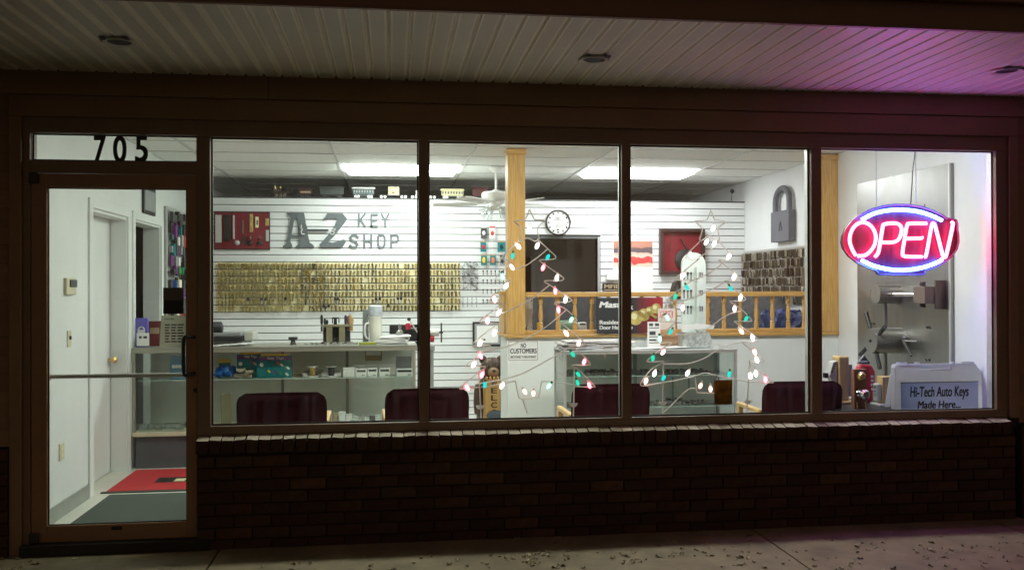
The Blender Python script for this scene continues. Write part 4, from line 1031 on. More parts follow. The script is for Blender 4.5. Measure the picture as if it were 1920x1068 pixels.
for c_, row, x, z in spots:
    if RND.random() < .035: continue
    wide = c_ > 36
    if cnt < 300:
        o = bpy.data.objects.new('key_bunch', kms[RND.randrange(5) if not wide else 5 + RND.randrange(3)]); COL.objects.link(o)
        o.location = (x, YP - .024, z); o.rotation_euler = (0, RND.gauss(0, .10), RND.gauss(0, .35)); s_ = RND.uniform(.85, 1.15); o.scale = (s_ * RND.uniform(.85, 1.2), 1, s_)
        tag(o, 'bunch of brass key blanks hanging in the rows on the slatted wall', 'keys', 'key blanks hanging on the slatted wall'); cnt += 1
    else:
        b = key_mesh(RND.randrange(999), True); a = RND.uniform(-.25, .25)
        rest.add([(v[0] * math.cos(a) - v[1] * math.sin(a) + x, v[0] * math.sin(a) + v[1] * math.cos(a) + YP - .024, v[2] + z) for v in b.v], b.f)
rest.build('more_key_blanks', mat('key_metal_mass', (.40, .32, .12), .4, .35, var=.6, scale=34), label='dense rows of brass key blanks at the end near the red board', cat='keys', kind='stuff')
ys = thing('key_label_strips', ((KX0 + KX1) / 2, YP, PZ - .0762 * 16), 'cream label strips behind the rows of key blanks', 'label strips')
for row in range(7):
    zt = PZ - 0.0762 * (9 + row) - 0.005
    for a, b in ((KX0 - .015, KX0 + .9), (KX0 + .902, KX0 + 1.8), (KX0 + 1.802, KX1 + .012)):
        MB().box(a, b, YP - .0022, YP - .0004, zt - .064, zt).build('label_strip', M_cream, ys)
# black-headed keys in the two bottom rows
for i, px in enumerate((465, 490, 498, 535, 628, 633, 705, 712, 746, 752, 728, 607, 616)):
    row = 5 if i < 10 else 6
    x = XY(px, YP - .06); z = PZ - .0762 * (9 + row) - .018
    t = thing('black_headed_key', (x, YP - .06, z - .06), 'car keys with black plastic heads among the lowest key rows', 'keys', 'black-headed keys on the slatted wall')
    b = MB(); b.lathe([(.016, 0), (.016, .007)], (x, YP - .058, z), (0, -1, 0), 10); b.build('head', M_keyb, t)
    MB().box(x - .004, x + .004, YP - .0625, YP - .0602, z - .055, z - .010).build('blade', M_alum, t)

# bunch of chains / wire tangles
x0, x1, z0, z1 = BX(867, 896, 491, 548, YP - .03)
b = MB()
for k in range(170):
    c = Vector((RND.uniform(x0, x1), YP - .012 - RND.uniform(0, .03), RND.uniform(z0 + .02, z1)))
    a = RND.uniform(0, 6.28); r_ = RND.uniform(.008, .016)
    b.tube([c + Vector((math.cos(a + q * 2.1) * r_, RND.uniform(-.004, .004), math.sin(a + q * 2.1) * r_)) for q in range(3)], .0022, 4, True)
b.build('key_ring_panel', M_darkst, label='dense tangle of steel key rings hanging right of the brass keys', cat='key rings', kind='stuff')
t = thing('hook_keys', (XY(918, YP), YP, WY(918, 585, YP).z), 'spaced rows of small keys and tools on hooks beside the wooden post', 'keys')
for r_, py in enumerate((508, 525, 543, 562)):
    for c_ in range(6 if r_ != 2 else 5):
        p = WY(906 + c_ * 7.6, py, YP - .03); b = MB()
        b.lathe([(.010, 0), (.010, .004)], (p.x, YP - .02, p.z), (0, -1, 0), 8).box(p.x - .004, p.x + .004, YP - .0235, YP - .021, p.z - .045, p.z - .005).cyl((p.x, YP - .002, p.z + .006), (p.x, YP - .035, p.z + .006), .0018, n=5)
        b.build('hook_key', M_darkst if (c_ + r_) % 4 else M_black, t)
for r_ in range(2):
    for c_ in range(4):
        p = WY(868 + c_ * 8.5, 556 + 11 * r_, YP - .03); b = MB()
        b.lathe([(.010, 0), (.010, .004)], (p.x, YP - .02, p.z), (0, -1, 0), 8).box(p.x - .004, p.x + .004, YP - .0235, YP - .021, p.z - .05, p.z - .005); b.build('hook_key', M_grey, t)
# carded goods near the post
packs = [(902, 913, 424, 447, M_dgrey, M_paper, 'dark carded accessory in the top row left of the post'), (918, 929, 424, 447, M_paper, M_redp, 'white carded accessory with red edge, top row left of the post'), (901, 912, 451, 472, M_teal, M_redl, 'teal card holding a red accessory left of the post'),
         (933, 948, 451, 472, M_teal, M_black, 'teal card holding a black round accessory beside the post'), (902, 913, 476, 497, M_teal, M_yel, 'teal card holding a yellow oval tag'), (919, 930, 476, 497, M_teal, M_orange, 'teal card holding an orange oval tag'), (937, 947, 478, 498, M_grey, M_black, 'grey and black carded accessory lowest beside the post')]
for a, b, c, d, m1, m2, lab in packs:
    x0, x1, z0, z1 = BX(a, b, c, d, YP - .03)
    t = thing('carded_accessory', ((x0 + x1) / 2, YP - .03, z0), lab, 'carded goods', 'carded goods on the slatted wall')
    MB().box(x0, x1, YP - .032, YP - .030, z0, z1).build('card', m1, t)
    MB().cyl(((x0 + x1) / 2, YP, z1 - .008), ((x0 + x1) / 2, YP - .045, z1 - .006), .002, n=6).build('hook', M_wp, t)
    e = MB(); e.lathe([(.018, 0), (.012, .012)], (0, 0, 0), (0, -1, 0), 16); cx, cz = (x0 + x1) / 2, (z0 + z1) / 2 - .008
    e.v = [(q[0] + cx, q[1] + YP - .0325, q[2] * (2.0 if m2 in (M_yel, M_orange) else 1.4) + cz) for q in e.v]; e.build('goods', m2, t, smooth=True)
    MB().box(x0 + .002, x1 - .002, YP - .0335, YP - .0322, z1 - .018, z1 - .001).build('header', M_tan if m1 is M_teal else m2, t)
# clock
cc = WY(1047, 417, YP - .03); rc = (XY(1070.5, YP - .03) - XY(1023.5, YP - .03)) / 2
t = thing('wall_clock', (cc.x, YP, cc.z - rc), 'round white clock with black rim above the dark opening', 'clock')
MB().lathe([(rc, 0), (rc, .03), (rc - .006, .036), (rc - .014, .036), (rc - .016, .022)], (cc.x, YP - .001, cc.z), (0, -1, 0), 40, cap=False).build('rim', M_black, t, smooth=True)
MB().lathe([(rc - .012, 0), (rc - .012, .018)], (cc.x, YP - .001, cc.z), (0, -1, 0), 40).build('dial', M_paper, t)
YD = YP - .0205
for dx, dz, L, w in ((-.35, -1, .055, .004), (.85, -.75, .075, .003)):
    d = Vector((dx, 0, dz)).normalized(); MB().obox(Vector((cc.x, YD - .002, cc.z)) + d * L / 2, d, Vector((-d.z, 0, d.x)), (0, 1, 0), L / 2, w / 2, .0008).build('hand', M_ink, t)
for i in range(12):
    a = 2 * math.pi * i / 12; rr = rc * .76; s = RND.uniform(.008, .013)
    MB().obox((cc.x + rr * math.sin(a), YD, cc.z + rr * math.cos(a)), (math.cos(a), 0, math.sin(a)), (-math.sin(a), 0, math.cos(a)), (0, 1, 0), s, s * .7, .0006).build('hour_mark', M_ink if i % 3 else M_dgrey, t)
for k, (w, dz) in enumerate(((.07, .052), (.035, .040), (.085, .027))): MB().box(cc.x - w / 2 - .005, cc.x + w / 2 - .005, YD - .0008, YD, cc.z + dz - .003, cc.z + dz + .003).build('lettering', M_dgrey, t)
MB().box(cc.x - .05, cc.x + .05, YD - .0008, YD, cc.z - .046, cc.z - .040).build('lettering', M_dgrey, t)
MB().box(cc.x - .02, cc.x + .012, YD - .0008, YD, cc.z - .088, cc.z - .074).build('emblem', M_ink, t)
# flag poster
x0, x1, z0, z1 = BX(1150, 1224, 451, 547, YP - .004)
t = thing('flag_poster', ((x0 + x1) / 2, YP, z0), 'poster with red and white waving stripes and blank lower half', 'poster')
zm = WY(1190, 500, YP - .004).z
MB().box(x0, x1, YP - .004, YP - .0015, z0 - .12, z1).build('sheet', M_paper, t)
fm = rampmat('flag_print', [(0, (.55, .05, .05)), (.17, (.6, .07, .06)), (.2, (.62, .52, .42)), (.36, (.60, .50, .40)), (.40, (.55, .05, .05)), (.55, (.55, .06, .06)), (.58, (.62, .5, .42)), (.70, (.5, .35, .28)), (.74, (.10, .07, .10)), (.9, (.12, .08, .08)), (1, (.45, .2, .14))], 'Z', 1, .6, (3.0, .42))
MB().box(x0 + .004, x1 - .002, YP - .0055, YP - .0042, zm, z1 - .004).build('print', fm, t)
# red shadow box
x0, x1, z0, z1 = BX(1238, 1322, 429, 514, YP - .06)
t = thing('red_shadow_box', ((x0 + x1) / 2, YP - .03, z0), 'dark framed red shadow box with a black round relic', 'shadow box')
fmw = mat('dark_frame_wood', (.045, .02, .02), .4)
w = .035
MB().box(x0, x1, YP - .07, YP - .001, z1 - w, z1).build('frame_bar', fmw, t, bev=.004); MB().box(x0, x1, YP - .07, YP - .001, z0, z0 + w).build('frame_bar', fmw, t, bev=.004)
MB().box(x0, x0 + w, YP - .069, YP - .001, z0 + w, z1 - w).build('frame_bar', fmw, t); MB().box(x1 - w, x1, YP - .069, YP - .001, z0 + w, z1 - w).build('frame_bar', fmw, t)
MB().box(x0 + w, x1 - w, YP - .012, YP - .002, z0 + w, z1 - w).build('backing', M_red, t)
p = WY(1287, 487, YP - .05); MB().lathe([(.125, 0), (.125, .02), (.08, .035), (.03, .04)], (p.x, YP - .013, p.z), (0, -1, 0), 28).build('round_plate', M_black, t, smooth=True)
q0, q1 = WY(1293, 475, YP - .03), WY(1276, 447, YP - .03); MB().cyl((q0.x, YP - .03, q0.z), (q1.x, YP - .03, q1.z), .008, n=8).build('rod', M_black, t)
q2 = WY(1256, 455, YP - .03); MB().box(q2.x - .006, q2.x + .006, YP - .02, YP - .0125, q2.z - .09, q2.z + .02).build('small_bar', M_darkst, t)
# plaque, router, cap-shaped lamp, security camera
x0, x1, z0, z1 = BX(1130, 1166, 531, 546, YP - .02)
t = thing('name_plaque', ((x0 + x1) / 2, YP, z0), 'small black plaque lettered MFIB on the slatted wall', 'plaque')
MB().box(x0, x1, YP - .02, YP - .001, z0, z1).build('board', M_black, t, bev=.002)
text('lettering', 'MFIB', M_tan, t, (x0 + .018, x1 - .02, z0 + .035, z1 - .012), YP - .0205, .001, bold=.03)
MB().box(x0 + .018, x1 - .02, YP - .0212, YP - .0202, z0 + .012, z0 + .02).build('small_print', M_tan, t)
x0, x1, z0, z1 = BX(1137, 1163, 512, 525, YP - .04)
t = thing('wifi_router', ((x0 + x1) / 2, YP - .04, z0), 'small white router with one aerial above the plaque', 'router')
MB().box(x0, x1, YP - .06, YP - .001, z0, z1).build('body', M_wp, t, bev=.006); MB().cyl((x1 - .03, YP - .04, z1), (x1 - .03, YP - .04, z1 + .07), .005, n=8).build('aerial', M_wp, t)
p = WY(1266, 545, 3.2); zt = WY(1266, 524, 3.2).z
MB().lathe([(.075, -.10), (.072, 0), (.05, (zt - p.z) * .7), (.022, zt - p.z), (.001, zt - p.z + .003)], (p.x + .02, 3.2, p.z), n=18).build('black_office_lamp', M_black, smooth=True, label='black bell-shaped lamp shade just behind the wooden railing', cat='lamp')
p = WY(1378, 357, YP - .05)
t = thing('security_camera', (p.x, YP + .02, PZ), 'small dark dome camera above the slatted wall', 'camera')
MB().cyl((p.x, YP + .05, PZ + .013), (p.x, YP + .05, p.z), .003, n=6).build('mount', M_black, t); MB().ball((p.x, YP + .035, p.z), .024).build('dome', M_black, t, smooth=True)
# certificate and bear near the end of the low wall
x0, x1, z0, z1 = BX(886, 941, 603, 649, YP - .02)
t = thing('framed_license', ((x0 + x1) / 2, YP, z0), 'black framed certificate low on the slatted wall behind the first wire tree', 'picture')
MB().box(x0, x1, YP - .02, YP - .001, z0, z1).build('frame', M_black, t, bev=.003)
MB().box(x0 + .022, x1 - .022, YP - .0215, YP - .0203, z0 + .022, z1 - .022).build('mount', M_grey, t)
MB().box(x0 + .045, x1 - .045, YP - .0228, YP - .0216, z0 + .042, z1 - .042).build('certificate', M_paper, t)
MB().lathe([(.012, 0), (.012, .001)], ((x0 * .6 + x1 * .4), YP - .0229, z0 + .075), (0, -1, 0), 12).build('seal', M_dgrey, t)

# toy train on top of the partition
TY = YP + .05; TZ = PZ + .0125
def car(px0, px1, ytop, lab, m, win=None, group='toy train cars on the partition'):
    x0, x1 = XY(px0, TY), XY(px1, TY); zt = WY((px0 + px1) / 2, ytop, TY).z
    t = thing('toy_train_car', ((x0 + x1) / 2, TY, TZ), lab, 'toy train', group)
    MB().box(x0, x1, TY - .035, TY + .035, TZ + .032, zt - .015).build('body', m, t, bev=.003)
    MB().box(x0 - .015, x1 + .015, TY - .04, TY + .04, zt - .0145, zt - .006).box(x0 - .005, x1 + .005, TY - .025, TY + .025, zt - .0055, zt + .004).build('roof', win[1] if win else m, t, bev=.002)
    for x in (x0 + .03, x0 + .06, x1 - .06, x1 - .03):
        for sy in (-.03, .024): MB().cyl((x, TY + sy, TZ + .016), (x, TY + sy + .006, TZ + .016), .014, n=12).build('wheel', M_alum if win else M_darkst, t)
    MB().box(x0 + .02, x1 - .02, TY - .022, TY + .022, TZ + .017, TZ + .0315).build('underframe', M_black, t)
    if win:
        nW = win[2]
        for k in range(nW):
            a = x0 + (x1 - x0) * (k + .25) / nW; b = x0 + (x1 - x0) * (k + .75) / nW
            MB().box(a, b, TY - .0362, TY - .0352, (TZ + zt) / 2 + .0, zt - .028).build('window', win[0], t)
    return t
lt = thing('toy_locomotive', (XY(528, TY), TY, TZ), 'black toy steam locomotive on top of the slatted wall', 'toy train')
x0, x1 = XY(511, TY), XY(549, TY); zt = WY(530, 352, TY).z
MB().lathe([(.026, 0), (.026, x1 - x0 - .06), (.02, x1 - x0 - .058)], (x1 - .06, TY, zt - .035), (-1, 0, 0), 16).build('boiler', M_blackg, lt, smooth=True)
MB().box(x1 - .06, x1, TY - .032, TY + .032, TZ + .03, zt).build('cab', M_black, lt, bev=.003)
MB().lathe([(.010, 0), (.009, .03), (.014, .038)], (x0 + .03, TY, zt - .012), n=12).lathe([(.009, 0), (.011, .02), (.005, .028)], (x0 + .085, TY, zt - .012), n=12).build('chimney', M_brass, lt, smooth=True)
MB().box(x0, x1 - .06, TY - .03, TY + .03, zt - .055, zt - .048).box(x0 + .01, x0 + .10, TY - .0285, TY - .0265, zt - .036, zt - .022).build('running_board', M_bossd, lt)
for k in range(3): MB().lathe([(.019, 0), (.019, .006), (.012, .0065)], (x0 + .045 + .042 * k, TY - .028, TZ + .02), (0, -1, 0), 16).build('drive_wheel', M_bossd, lt)
MB().obox((x0 - .03, TY, TZ + .018), Vector((.8, 0, .5)).normalized(), (0, 1, 0), Vector((-.5, 0, .8)).normalized(), .025, .03, .004).build('cowcatcher', M_darkst, lt)
t = car(560, 586, 354, 'dark red toy coal tender behind the locomotive', mat('tender_red', (.05, .015, .015), .5)); 
x0, x1 = XY(564, TY), XY(583, TY); zz = WY(573, 360, TY).z; MB().box(x0, x1, TY - .0366, TY - .0355, zz - .012, zz + .006).build('nameplate', M_tan, t)
car(601, 645, 351, 'grey-green toy boxcar behind the tender', mat('car_green', (.045, .055, .05), .5))
car(662, 702, 352, 'teal toy passenger car with white roof', mat('car_teal', (.06, .10, .10), .5), (M_grey, M_wp, 8))
car(828, 869, 355, 'yellow toy passenger car with windows', mat('car_yellow', (.66, .62, .38), .5), (M_dgrey, M_cream, 8))
car(886, 915, 352, 'dark red toy caboose above the ceiling fan', mat('caboose_red', (.10, .03, .03), .5))
x0, x1, z0, z1 = BX(728, 749, 350, 367, TY)
t = thing('toy_flatcar', ((x0 + x1) / 2, TY, TZ), 'toy flatcar carrying a square brass lock plate', 'toy train')
f0, f1 = XY(712, TY), XY(764, TY)
MB().box(f0, f1, TY - .03, TY + .03, TZ + .026, TZ + .034).build('deck', M_black, t)
for x in (f0 + .02, f0 + .06, f1 - .06, f1 - .02): MB().lathe([(.014, 0), (.014, .006)], (x, TY - .026, TZ + .0145), (0, -1, 0), 12).build('wheel', M_alum, t)
MB().box(x0, x1, TY - .02, TY + .01, TZ + .0345, z1).build('lock_plate', M_cream2, t, bev=.004)
MB().lathe([(.026, 0), (.022, .02), (.010, .022)], ((x0 + x1) / 2, TY - .0205, (z0 + z1) / 2 + .004), (0, -1, 0), 16).build('lock_knob', M_brass, t, smooth=True)
f0, f1 = XY(770, TY), XY(818, TY)
t = thing('toy_flatcar', ((f0 + f1) / 2, TY, TZ), 'empty black toy flatcar partly behind the window mullion', 'toy train')
MB().box(f0, f1, TY - .03, TY + .03, TZ + .026, TZ + .034).build('deck', M_black, t)
for x in (f0 + .02, f0 + .06, f1 - .06, f1 - .02): MB().lathe([(.014, 0), (.014, .006)], (x, TY - .026, TZ + .0145), (0, -1, 0), 12).build('wheel', M_alum, t)
p = WY(783, 359, TY); MB().box(p.x - .02, p.x + .02, TY - .01, TY + .01, TZ + .0345, p.z + .008).build('load', M_wp, t)

# ================================================================== CEILING FAN
fc = WZ(930, 313, ZC); FY = fc.y; FX = fc.x
def FZ(py): return WY(930, py, FY).z
fan = thing('ceiling_fan', (FX, FY, FZ(420)), 'white ceiling fan with glass light shades beside the wooden post', 'ceiling fan')
MB().lathe([(.07, 0), (.065, -.02), (.03, -.05), (.02, -.055)], (FX, FY, ZC - .0045), n=20).build('canopy', M_wp, fan, smooth=True)
MB().cyl((FX, FY, ZC - .05), (FX, FY, FZ(358)), .011, n=12).build('down_rod', M_wp, fan, smooth=True)
r0 = .145
MB().lathe([(.03, FZ(356)), (.04, FZ(359)), (r0 - .02, FZ(360)), (r0, FZ(363)), (r0, FZ(370)), (r0 - .015, FZ(374)), (.07, FZ(377)), (.06, FZ(379))], (FX, FY, 0), n=32).build('motor_housing', M_wp, fan, smooth=True)
MB().lathe([(.055, FZ(378)), (.065, FZ(381)), (.05, FZ(390)), (.02, FZ(394))], (FX, FY, 0), n=20).build('switch_housing', M_wp, fan, smooth=True)
for k in range(5):
    a = R(16 + 72 * k); d = Vector((math.cos(a), math.sin(a), 0)); nn = Vector((-d.y, d.x, 0)); up = Vector((0, 0, 1)); tilt = R(11)
    w_ = nn * math.cos(tilt) + up * math.sin(tilt)
    zb = FZ(381)
    b = MB(); o0 = Vector((FX, FY, zb))
    out = [(.20, .050), (.30, .062), (.55, .068), (.63, .064), (.655, .045), (.66, 0)]
    outline = [(u, v) for u, v in out] + [(u, -v) for u, v in reversed(out[:-1])]
    b.prism(outline, lambda u, v, t: o0 + d * u + w_ * v + up * t, -.004, .004); b.build('blade', M_wp, fan)
    MB().obox(o0 + d * .15 + up * .004, d, w_, d.cross(w_), .08, .018, .004).build('blade_arm', M_wp, fan)
for k in range(4):
    a = R(30 + 90 * k); d = Vector((math.cos(a), math.sin(a), -.75)).normalized(); c0 = Vector((FX, FY, FZ(388))) + Vector((math.cos(a), math.sin(a), 0)) * .05
    MB().lathe([(.018, 0), (.024, .03), (.030, .04)], c0, d, 14).build('lamp_holder', M_wp, fan, smooth=True)
    MB().lathe([(.030, .041), (.040, .07), (.050, .11), (.062, .135)], c0, d, 18, cap=False).build('glass_shade', gmat('frosted_shade', (.86, .90, .90), 2.5, .15) if 'frosted_shade' not in MATS else MATS['frosted_shade'], fan, smooth=True)
    MB().ball(c0 + d * .075, .02).build('bulb', M_wp, fan, smooth=True)
MB().cyl((FX + .02, FY - .04, FZ(392)), (FX + .02, FY - .04, FZ(415)), .0015, n=5).ball((FX + .02, FY - .04, FZ(416)), .006).build('pull_chain', M_wp, fan)

# ================================================================== LOW WALL, POST, RAILING
RY = 2.25
PX0 = XY(952, RY); PZ1 = WY(1180, 631, RY).z
pw = thing('low_white_wall', ((PX0 + XR) / 2, RY + .06, 0), 'low white wall carrying the oak railing', 'wall')
MB().box(PX0, XR - .001, RY, RY + .12, 0, PZ1 - .002).build('front_face', M_white, pw)
MB().box(PX0 + .001, PX0 + .12, RY + .1205, RY + .55, 0, PZ1 - .002).build('return', M_white, pw)
rl = thing('oak_railing', ((PX0 + XR) / 2, RY, PZ1), 'oak railing with turned balusters on the low white wall', 'railing')
zr1 = WY(1180, 547, RY).z; zr0 = WY(1180, 556, RY).z
zb0, zb1 = PZ1, WY(1180, 618, RY).z
PXR = XY(985, RY - .02)
MB().box(PX0 - .025, XR - .002, RY - .03, RY + .15, zb0, zb0 + .028).build('sill_board', M_oakh, rl, bev=.006)
MB().box(PX0 - .025, PX0 + .145, RY + .151, RY + .57, zb0, zb0 + .028).build('sill_board', M_oakh, rl, bev=.006)
MB().box(PXR + .001, XR - .003, RY + .01, RY + .11, zb0 + .0285, zb1).build('bottom_rail', M_oakh, rl, bev=.003)
MB().box(PXR + .001, XR - .003, RY + .01, RY + .11, zr0, zr1).build('top_rail', M_oakh, rl, bev=.006)
# short return beside the post
MB().box(PX0 - .015, PX0 + .12, RY + .16, RY + .52, zb0 + .0285, zr1 - .02).build('end_panel', M_oak, rl, bev=.004)
MB().box(PX0 - .03, PX0 + .13, RY + .155, RY + .53, zr1 - .0195, zr1 + .01).build('end_cap', M_oakh, rl, bev=.005)
bxs = XY(1013.7, RY + .06); sp = (XY(1447.8, RY + .06) - bxs) / 14
H = zr0 - zb1
bal = None
pr = [(.020, .0), (.020, .16), (.014, .18), (.021, .21), (.013, .24), (.016, .30), (.0205, .42), (.019, .52), (.013, .74), (.014, .78), (.021, .81), (.014, .835), (.020, .85), (.020, 1.0)]
bm_ = MB(); bm_.lathe([(r_, h * H) for r_, h in pr], (0, 0, 0), n=12)
bmesh_b = bpy.data.meshes.new('baluster'); bmesh_b.from_pydata(bm_.v, [], bm_.f); fix_normals(bmesh_b); bmesh_b.polygons.foreach_set('use_smooth', [True] * len(bmesh_b.polygons)); bmesh_b.set_sharp_from_angle(angle=.6); bmesh_b.materials.append(M_oak)
k = 0
while bxs + sp * k < XR - .16:
    o = bpy.data.objects.new('baluster', bmesh_b); COL.objects.link(o); o.parent = rl
    o.location = Vector((bxs + sp * k, RY + .06, zb1)) - WL[rl.name]; k += 1
t = thing('oak_post', ((PX0 + PXR) / 2, RY + .06, PZ1), 'square oak post rising from the low wall to the ceiling', 'post')
MB().box(PX0, PXR, RY - .022, RY + .148, zb0 + .0285, ZC - .006).build('shaft', M_oak, t, bev=.004)
MB().box(PX0 - .012, PXR + .012, RY - .034, RY + .1495, ZC - .05, ZC - .005).build('cap_trim', M_oakh, t, bev=.004)
px_l = XY(1526, RY)
t = thing('oak_wall_post', (XR - .1, RY + .06, PZ1), 'oak post against the side wall next to the steel panel', 'post')
MB().box(px_l, XR - .0035, RY - .022, RY + .148, zb0 + .0285, ZC - .006).build('shaft', M_oak, t, bev=.004)
MB().box(px_l - .012, XR - .003, RY - .034, RY + .1495, ZC - .05, ZC - .005).build('cap_trim', M_oakh, t, bev=.004)

# notices on the low wall and railing
x0, x1, z0, z1 = BX(951, 1012, 637, 681, RY - .002)
t = thing('no_customers_notice', ((x0 + x1) / 2, RY, z0), 'white paper notice reading NO CUSTOMERS BEYOND THIS POINT', 'notice')
MB().box(x0, x1, RY - .0022, RY - .0006, z0, z1).build('sheet', M_paper, t)
bx0, bx1, bz0, bz1 = BX(953.5, 1008, 639.5, 675, RY - .002)
MB().box(bx0, bx1, RY - .003, RY - .0024, bz1 - .003, bz1).box(bx0, bx1, RY - .003, RY - .0024, bz0, bz0 + .003).box(bx0, bx0 + .003, RY - .003, RY - .0024, bz0 + .003, bz1 - .003).box(bx1 - .003, bx1, RY - .003, RY - .0024, bz0 + .003, bz1 - .003).build('border', M_ink, t)
text('lettering', 'NO', M_ink, t, BX(976, 986, 643, 651.5, RY), RY - .0024, .0008, bold=.028)
text('lettering', 'CUSTOMERS', M_ink, t, BX(956, 1006, 653, 662, RY), RY - .0024, .0008, bold=.028)
text('lettering', 'BEYOND THIS POINT', M_ink, t, BX(957, 1005, 666.5, 671, RY), RY - .0024, .0008, bold=.028)
SYn = RY - .05
x0, x1, z0, z1 = BX(1119, 1243, 557.5, 624, SYn)
t = thing('door_hardware_sign', ((x0 + x1) / 2, SYn, z0), 'black and red door hardware sign leaning on the railing', 'sign')
bmR = rampmat('sign_print', [(0, (.03, .032, .036)), (.55, (.03, .03, .034)), (.85, (.30, .02, .03)), (1, (.42, .03, .04))], 'X', 1, .4)
MB().box(x0, x1, SYn, SYn + .015, z0, z1).build('board', bmR, t, bev=.001)
text('lettering', 'Master', M_paper, t, BX(1123, 1183, 565, 576.5, SYn), SYn - .0003, .0008, bold=.045, shear=.2)
text('lettering', 'Lock', M_paper, t, BX(1160, 1187, 570, 580, SYn), SYn - .0003, .0008, bold=.03)
text('lettering', 'Residential', M_paper, t, BX(1124, 1177, 600, 607.5, SYn), SYn - .0003, .0008, bold=.03)
text('lettering', 'Door Hardware', M_paper, t, BX(1124, 1186, 610, 617, SYn), SYn - .0003, .0008, bold=.03)
for px, py, r_ in ((1192, 596, .062), (1207, 590, .055), (1218, 583, .04), (1230, 578, .045)):
    p = WY(px, py, SYn); o_ = MB().lathe([(r_, 0), (r_, .0006 + .001 * r_ / .06)], (p.x, SYn - .0003 - .0008 * ((px * 7) % 4), p.z), (0, -1, 0), 20).build('printed_knob', mat('gold_print', (.50, .40, .12), .5, var=.5, scale=12), t); MB().lathe([(r_ * .45, 0), (r_ * .45, .0004)], (p.x - r_ * .25, SYn - .0053, p.z + r_ * .25), (0, -1, 0), 14).build('printed_highlight', mat('gold_light', (.80, .74, .45), .5), o_)
for px, py in ((1204, 589), (1222, 590)):
    p = WY(px, py, SYn); MB().obox((p.x, SYn - .008, p.z), Vector((.8, 0, -.5)).normalized(), (0, 1, 0), Vector((.5, 0, .8)).normalized(), .05, .003, .012).build('printed_lever', M_brass, t)

# office behind the railing: desk, clutter
OY = 2.75
desk = thing('office_desk', (2.6, 3.05, 0), 'dark desk behind the oak railing', 'desk')
dz = .98
MB().box(PXR + .25, XR - .05, 2.62, 3.30, dz - .03, dz).build('top', M_dgrey, desk, bev=.004)
for x in (PXR + .3, XR - .4): MB().box(x, x + .3, 2.68, 3.25, 0, dz - .0305).build('pedestal', M_dgrey, desk)
x0, x1, z0, z1 = BX(1052, 1073, 601, 617, OY); MB().box(x0, x1, OY, OY + .1, dz + .001, z1).build('green_carton', mat('mint_card', (.25, .42, .30), .6), bev=.002, label='mint green carton behind the railing', cat='carton')
x0, x1, z0, z1 = BX(1005, 1013, 604, 617, OY); MB().lathe([(.018, 0), (.018, .06), (.010, .07), (.012, z1 - dz - .001)], ((x0 + x1) / 2, OY, dz + .001), n=14).build('glue_bottle', M_yel, smooth=True, label='small yellow bottle behind the first balusters', cat='bottle')
x0, x1, z0, z1 = BX(1084, 1106, 604, 616, OY)
t = thing('toy_van', ((x0 + x1) / 2, OY, dz), 'small white toy van on the desk behind the railing', 'toy van')
bb = MB(); pv_ = [(x0, dz + .012), (x1, dz + .012), (x1, dz + .035), (x1 - .02, dz + .04), (x1 - .035, z1), (x0 + .005, z1), (x0, z1 - .01)]
bb.prism(pv_, lambda u, v, q: (u, OY + q, v), 0, .045); bb.build('body', M_wp, t, bev=.003)
for x in (x0 + .022, x1 - .025): MB().cyl((x, OY - .002, dz + .012), (x, OY + .047, dz + .012), .011, n=12).build('wheel', M_black, t)
MB().box(x0 + .015, x1 - .04, OY - .0012, OY - .0002, z1 - .026, z1 - .008).build('windows', M_dgrey, t)
MB().box(XY(1026, OY), XY(1046, OY), OY, OY + .15, dz + .001, dz + .012).build('white_booklet', M_paper, label='white booklet flat on the desk behind the balusters', cat='booklet')
MB().box(XY(1362, OY), XY(1382, OY), OY, OY + .12, dz + .001, dz + .03).build('white_carton', M_paper, bev=.002, label='flat white carton behind the railing right of the key tower', cat='carton')
b = MB()
for k in range(8): b.ball((XY(1440 + 8 * k, 2.95), 2.98 + RND.uniform(-.05, .05), dz + .09 + RND.uniform(0, .10)), .07, .06, .09, 9, 6)
b.v = [(q[0] + RND.uniform(-.03, .03), q[1] + RND.uniform(-.03, .03), max(dz + .001, q[2] + RND.uniform(-.03, .03))) for q in b.v]
b.build('blue_packaging', mat('blue_bags', (.05, .065, .17), .35, var=.5, scale=14, bump=.6, bscale=18), smooth=True, label='crumpled blue bags on the desk near the side wall', cat='bags')
MB().box(XY(1478, OY), XY(1512, OY), OY, OY + .10, dz + .001, dz + .02).build('white_pad', M_paper, label='white writing pad on the desk near the oak wall post', cat='pad')
t = thing('plexiglass_screen', (XY(1420, 3.3), 3.32, dz), 'grey textured partition panel behind the balusters', 'panel')
for a, b in ((1325, 1388), (1389, 1450), (1451, 1513)):
    MB().box(XY(a, 3.3), XY(b, 3.3), 3.302, 3.325, dz + .001, 1.43).build('panel', mat('hammered_grey', (.22, .22, .235), .35, .2, var=.35, scale=30, bump=.8, bscale=50), t)
MB().box(XY(990, 3.3), XY(1118, 3.3), 3.302, 3.325, dz + .001, 1.40).build('dark_panel', mat('charcoal_panel', (.10, .10, .11), .5, var=.3, scale=20), t)
b = MB()
for k in range(40): b.tube([Vector((XY(1250 + RND.uniform(-4, 18), 2.5), 2.5, 1.12 + RND.uniform(0, .27))) + Vector((RND.uniform(-.02, .02), 0, RND.uniform(-.03, .03))) for q in range(3)], .003, 4)
for k in range(40): b.tube([Vector((XY(986 + RND.uniform(0, 12), 2.55), 2.55, 1.02 + RND.uniform(0, .38))) + Vector((RND.uniform(-.02, .02), 0, RND.uniform(-.03, .03))) for q in range(3)], .003, 4)
b.build('hanging_chains', M_alum, label='thin chains and cables hanging just behind the railing', cat='chains', kind='stuff')

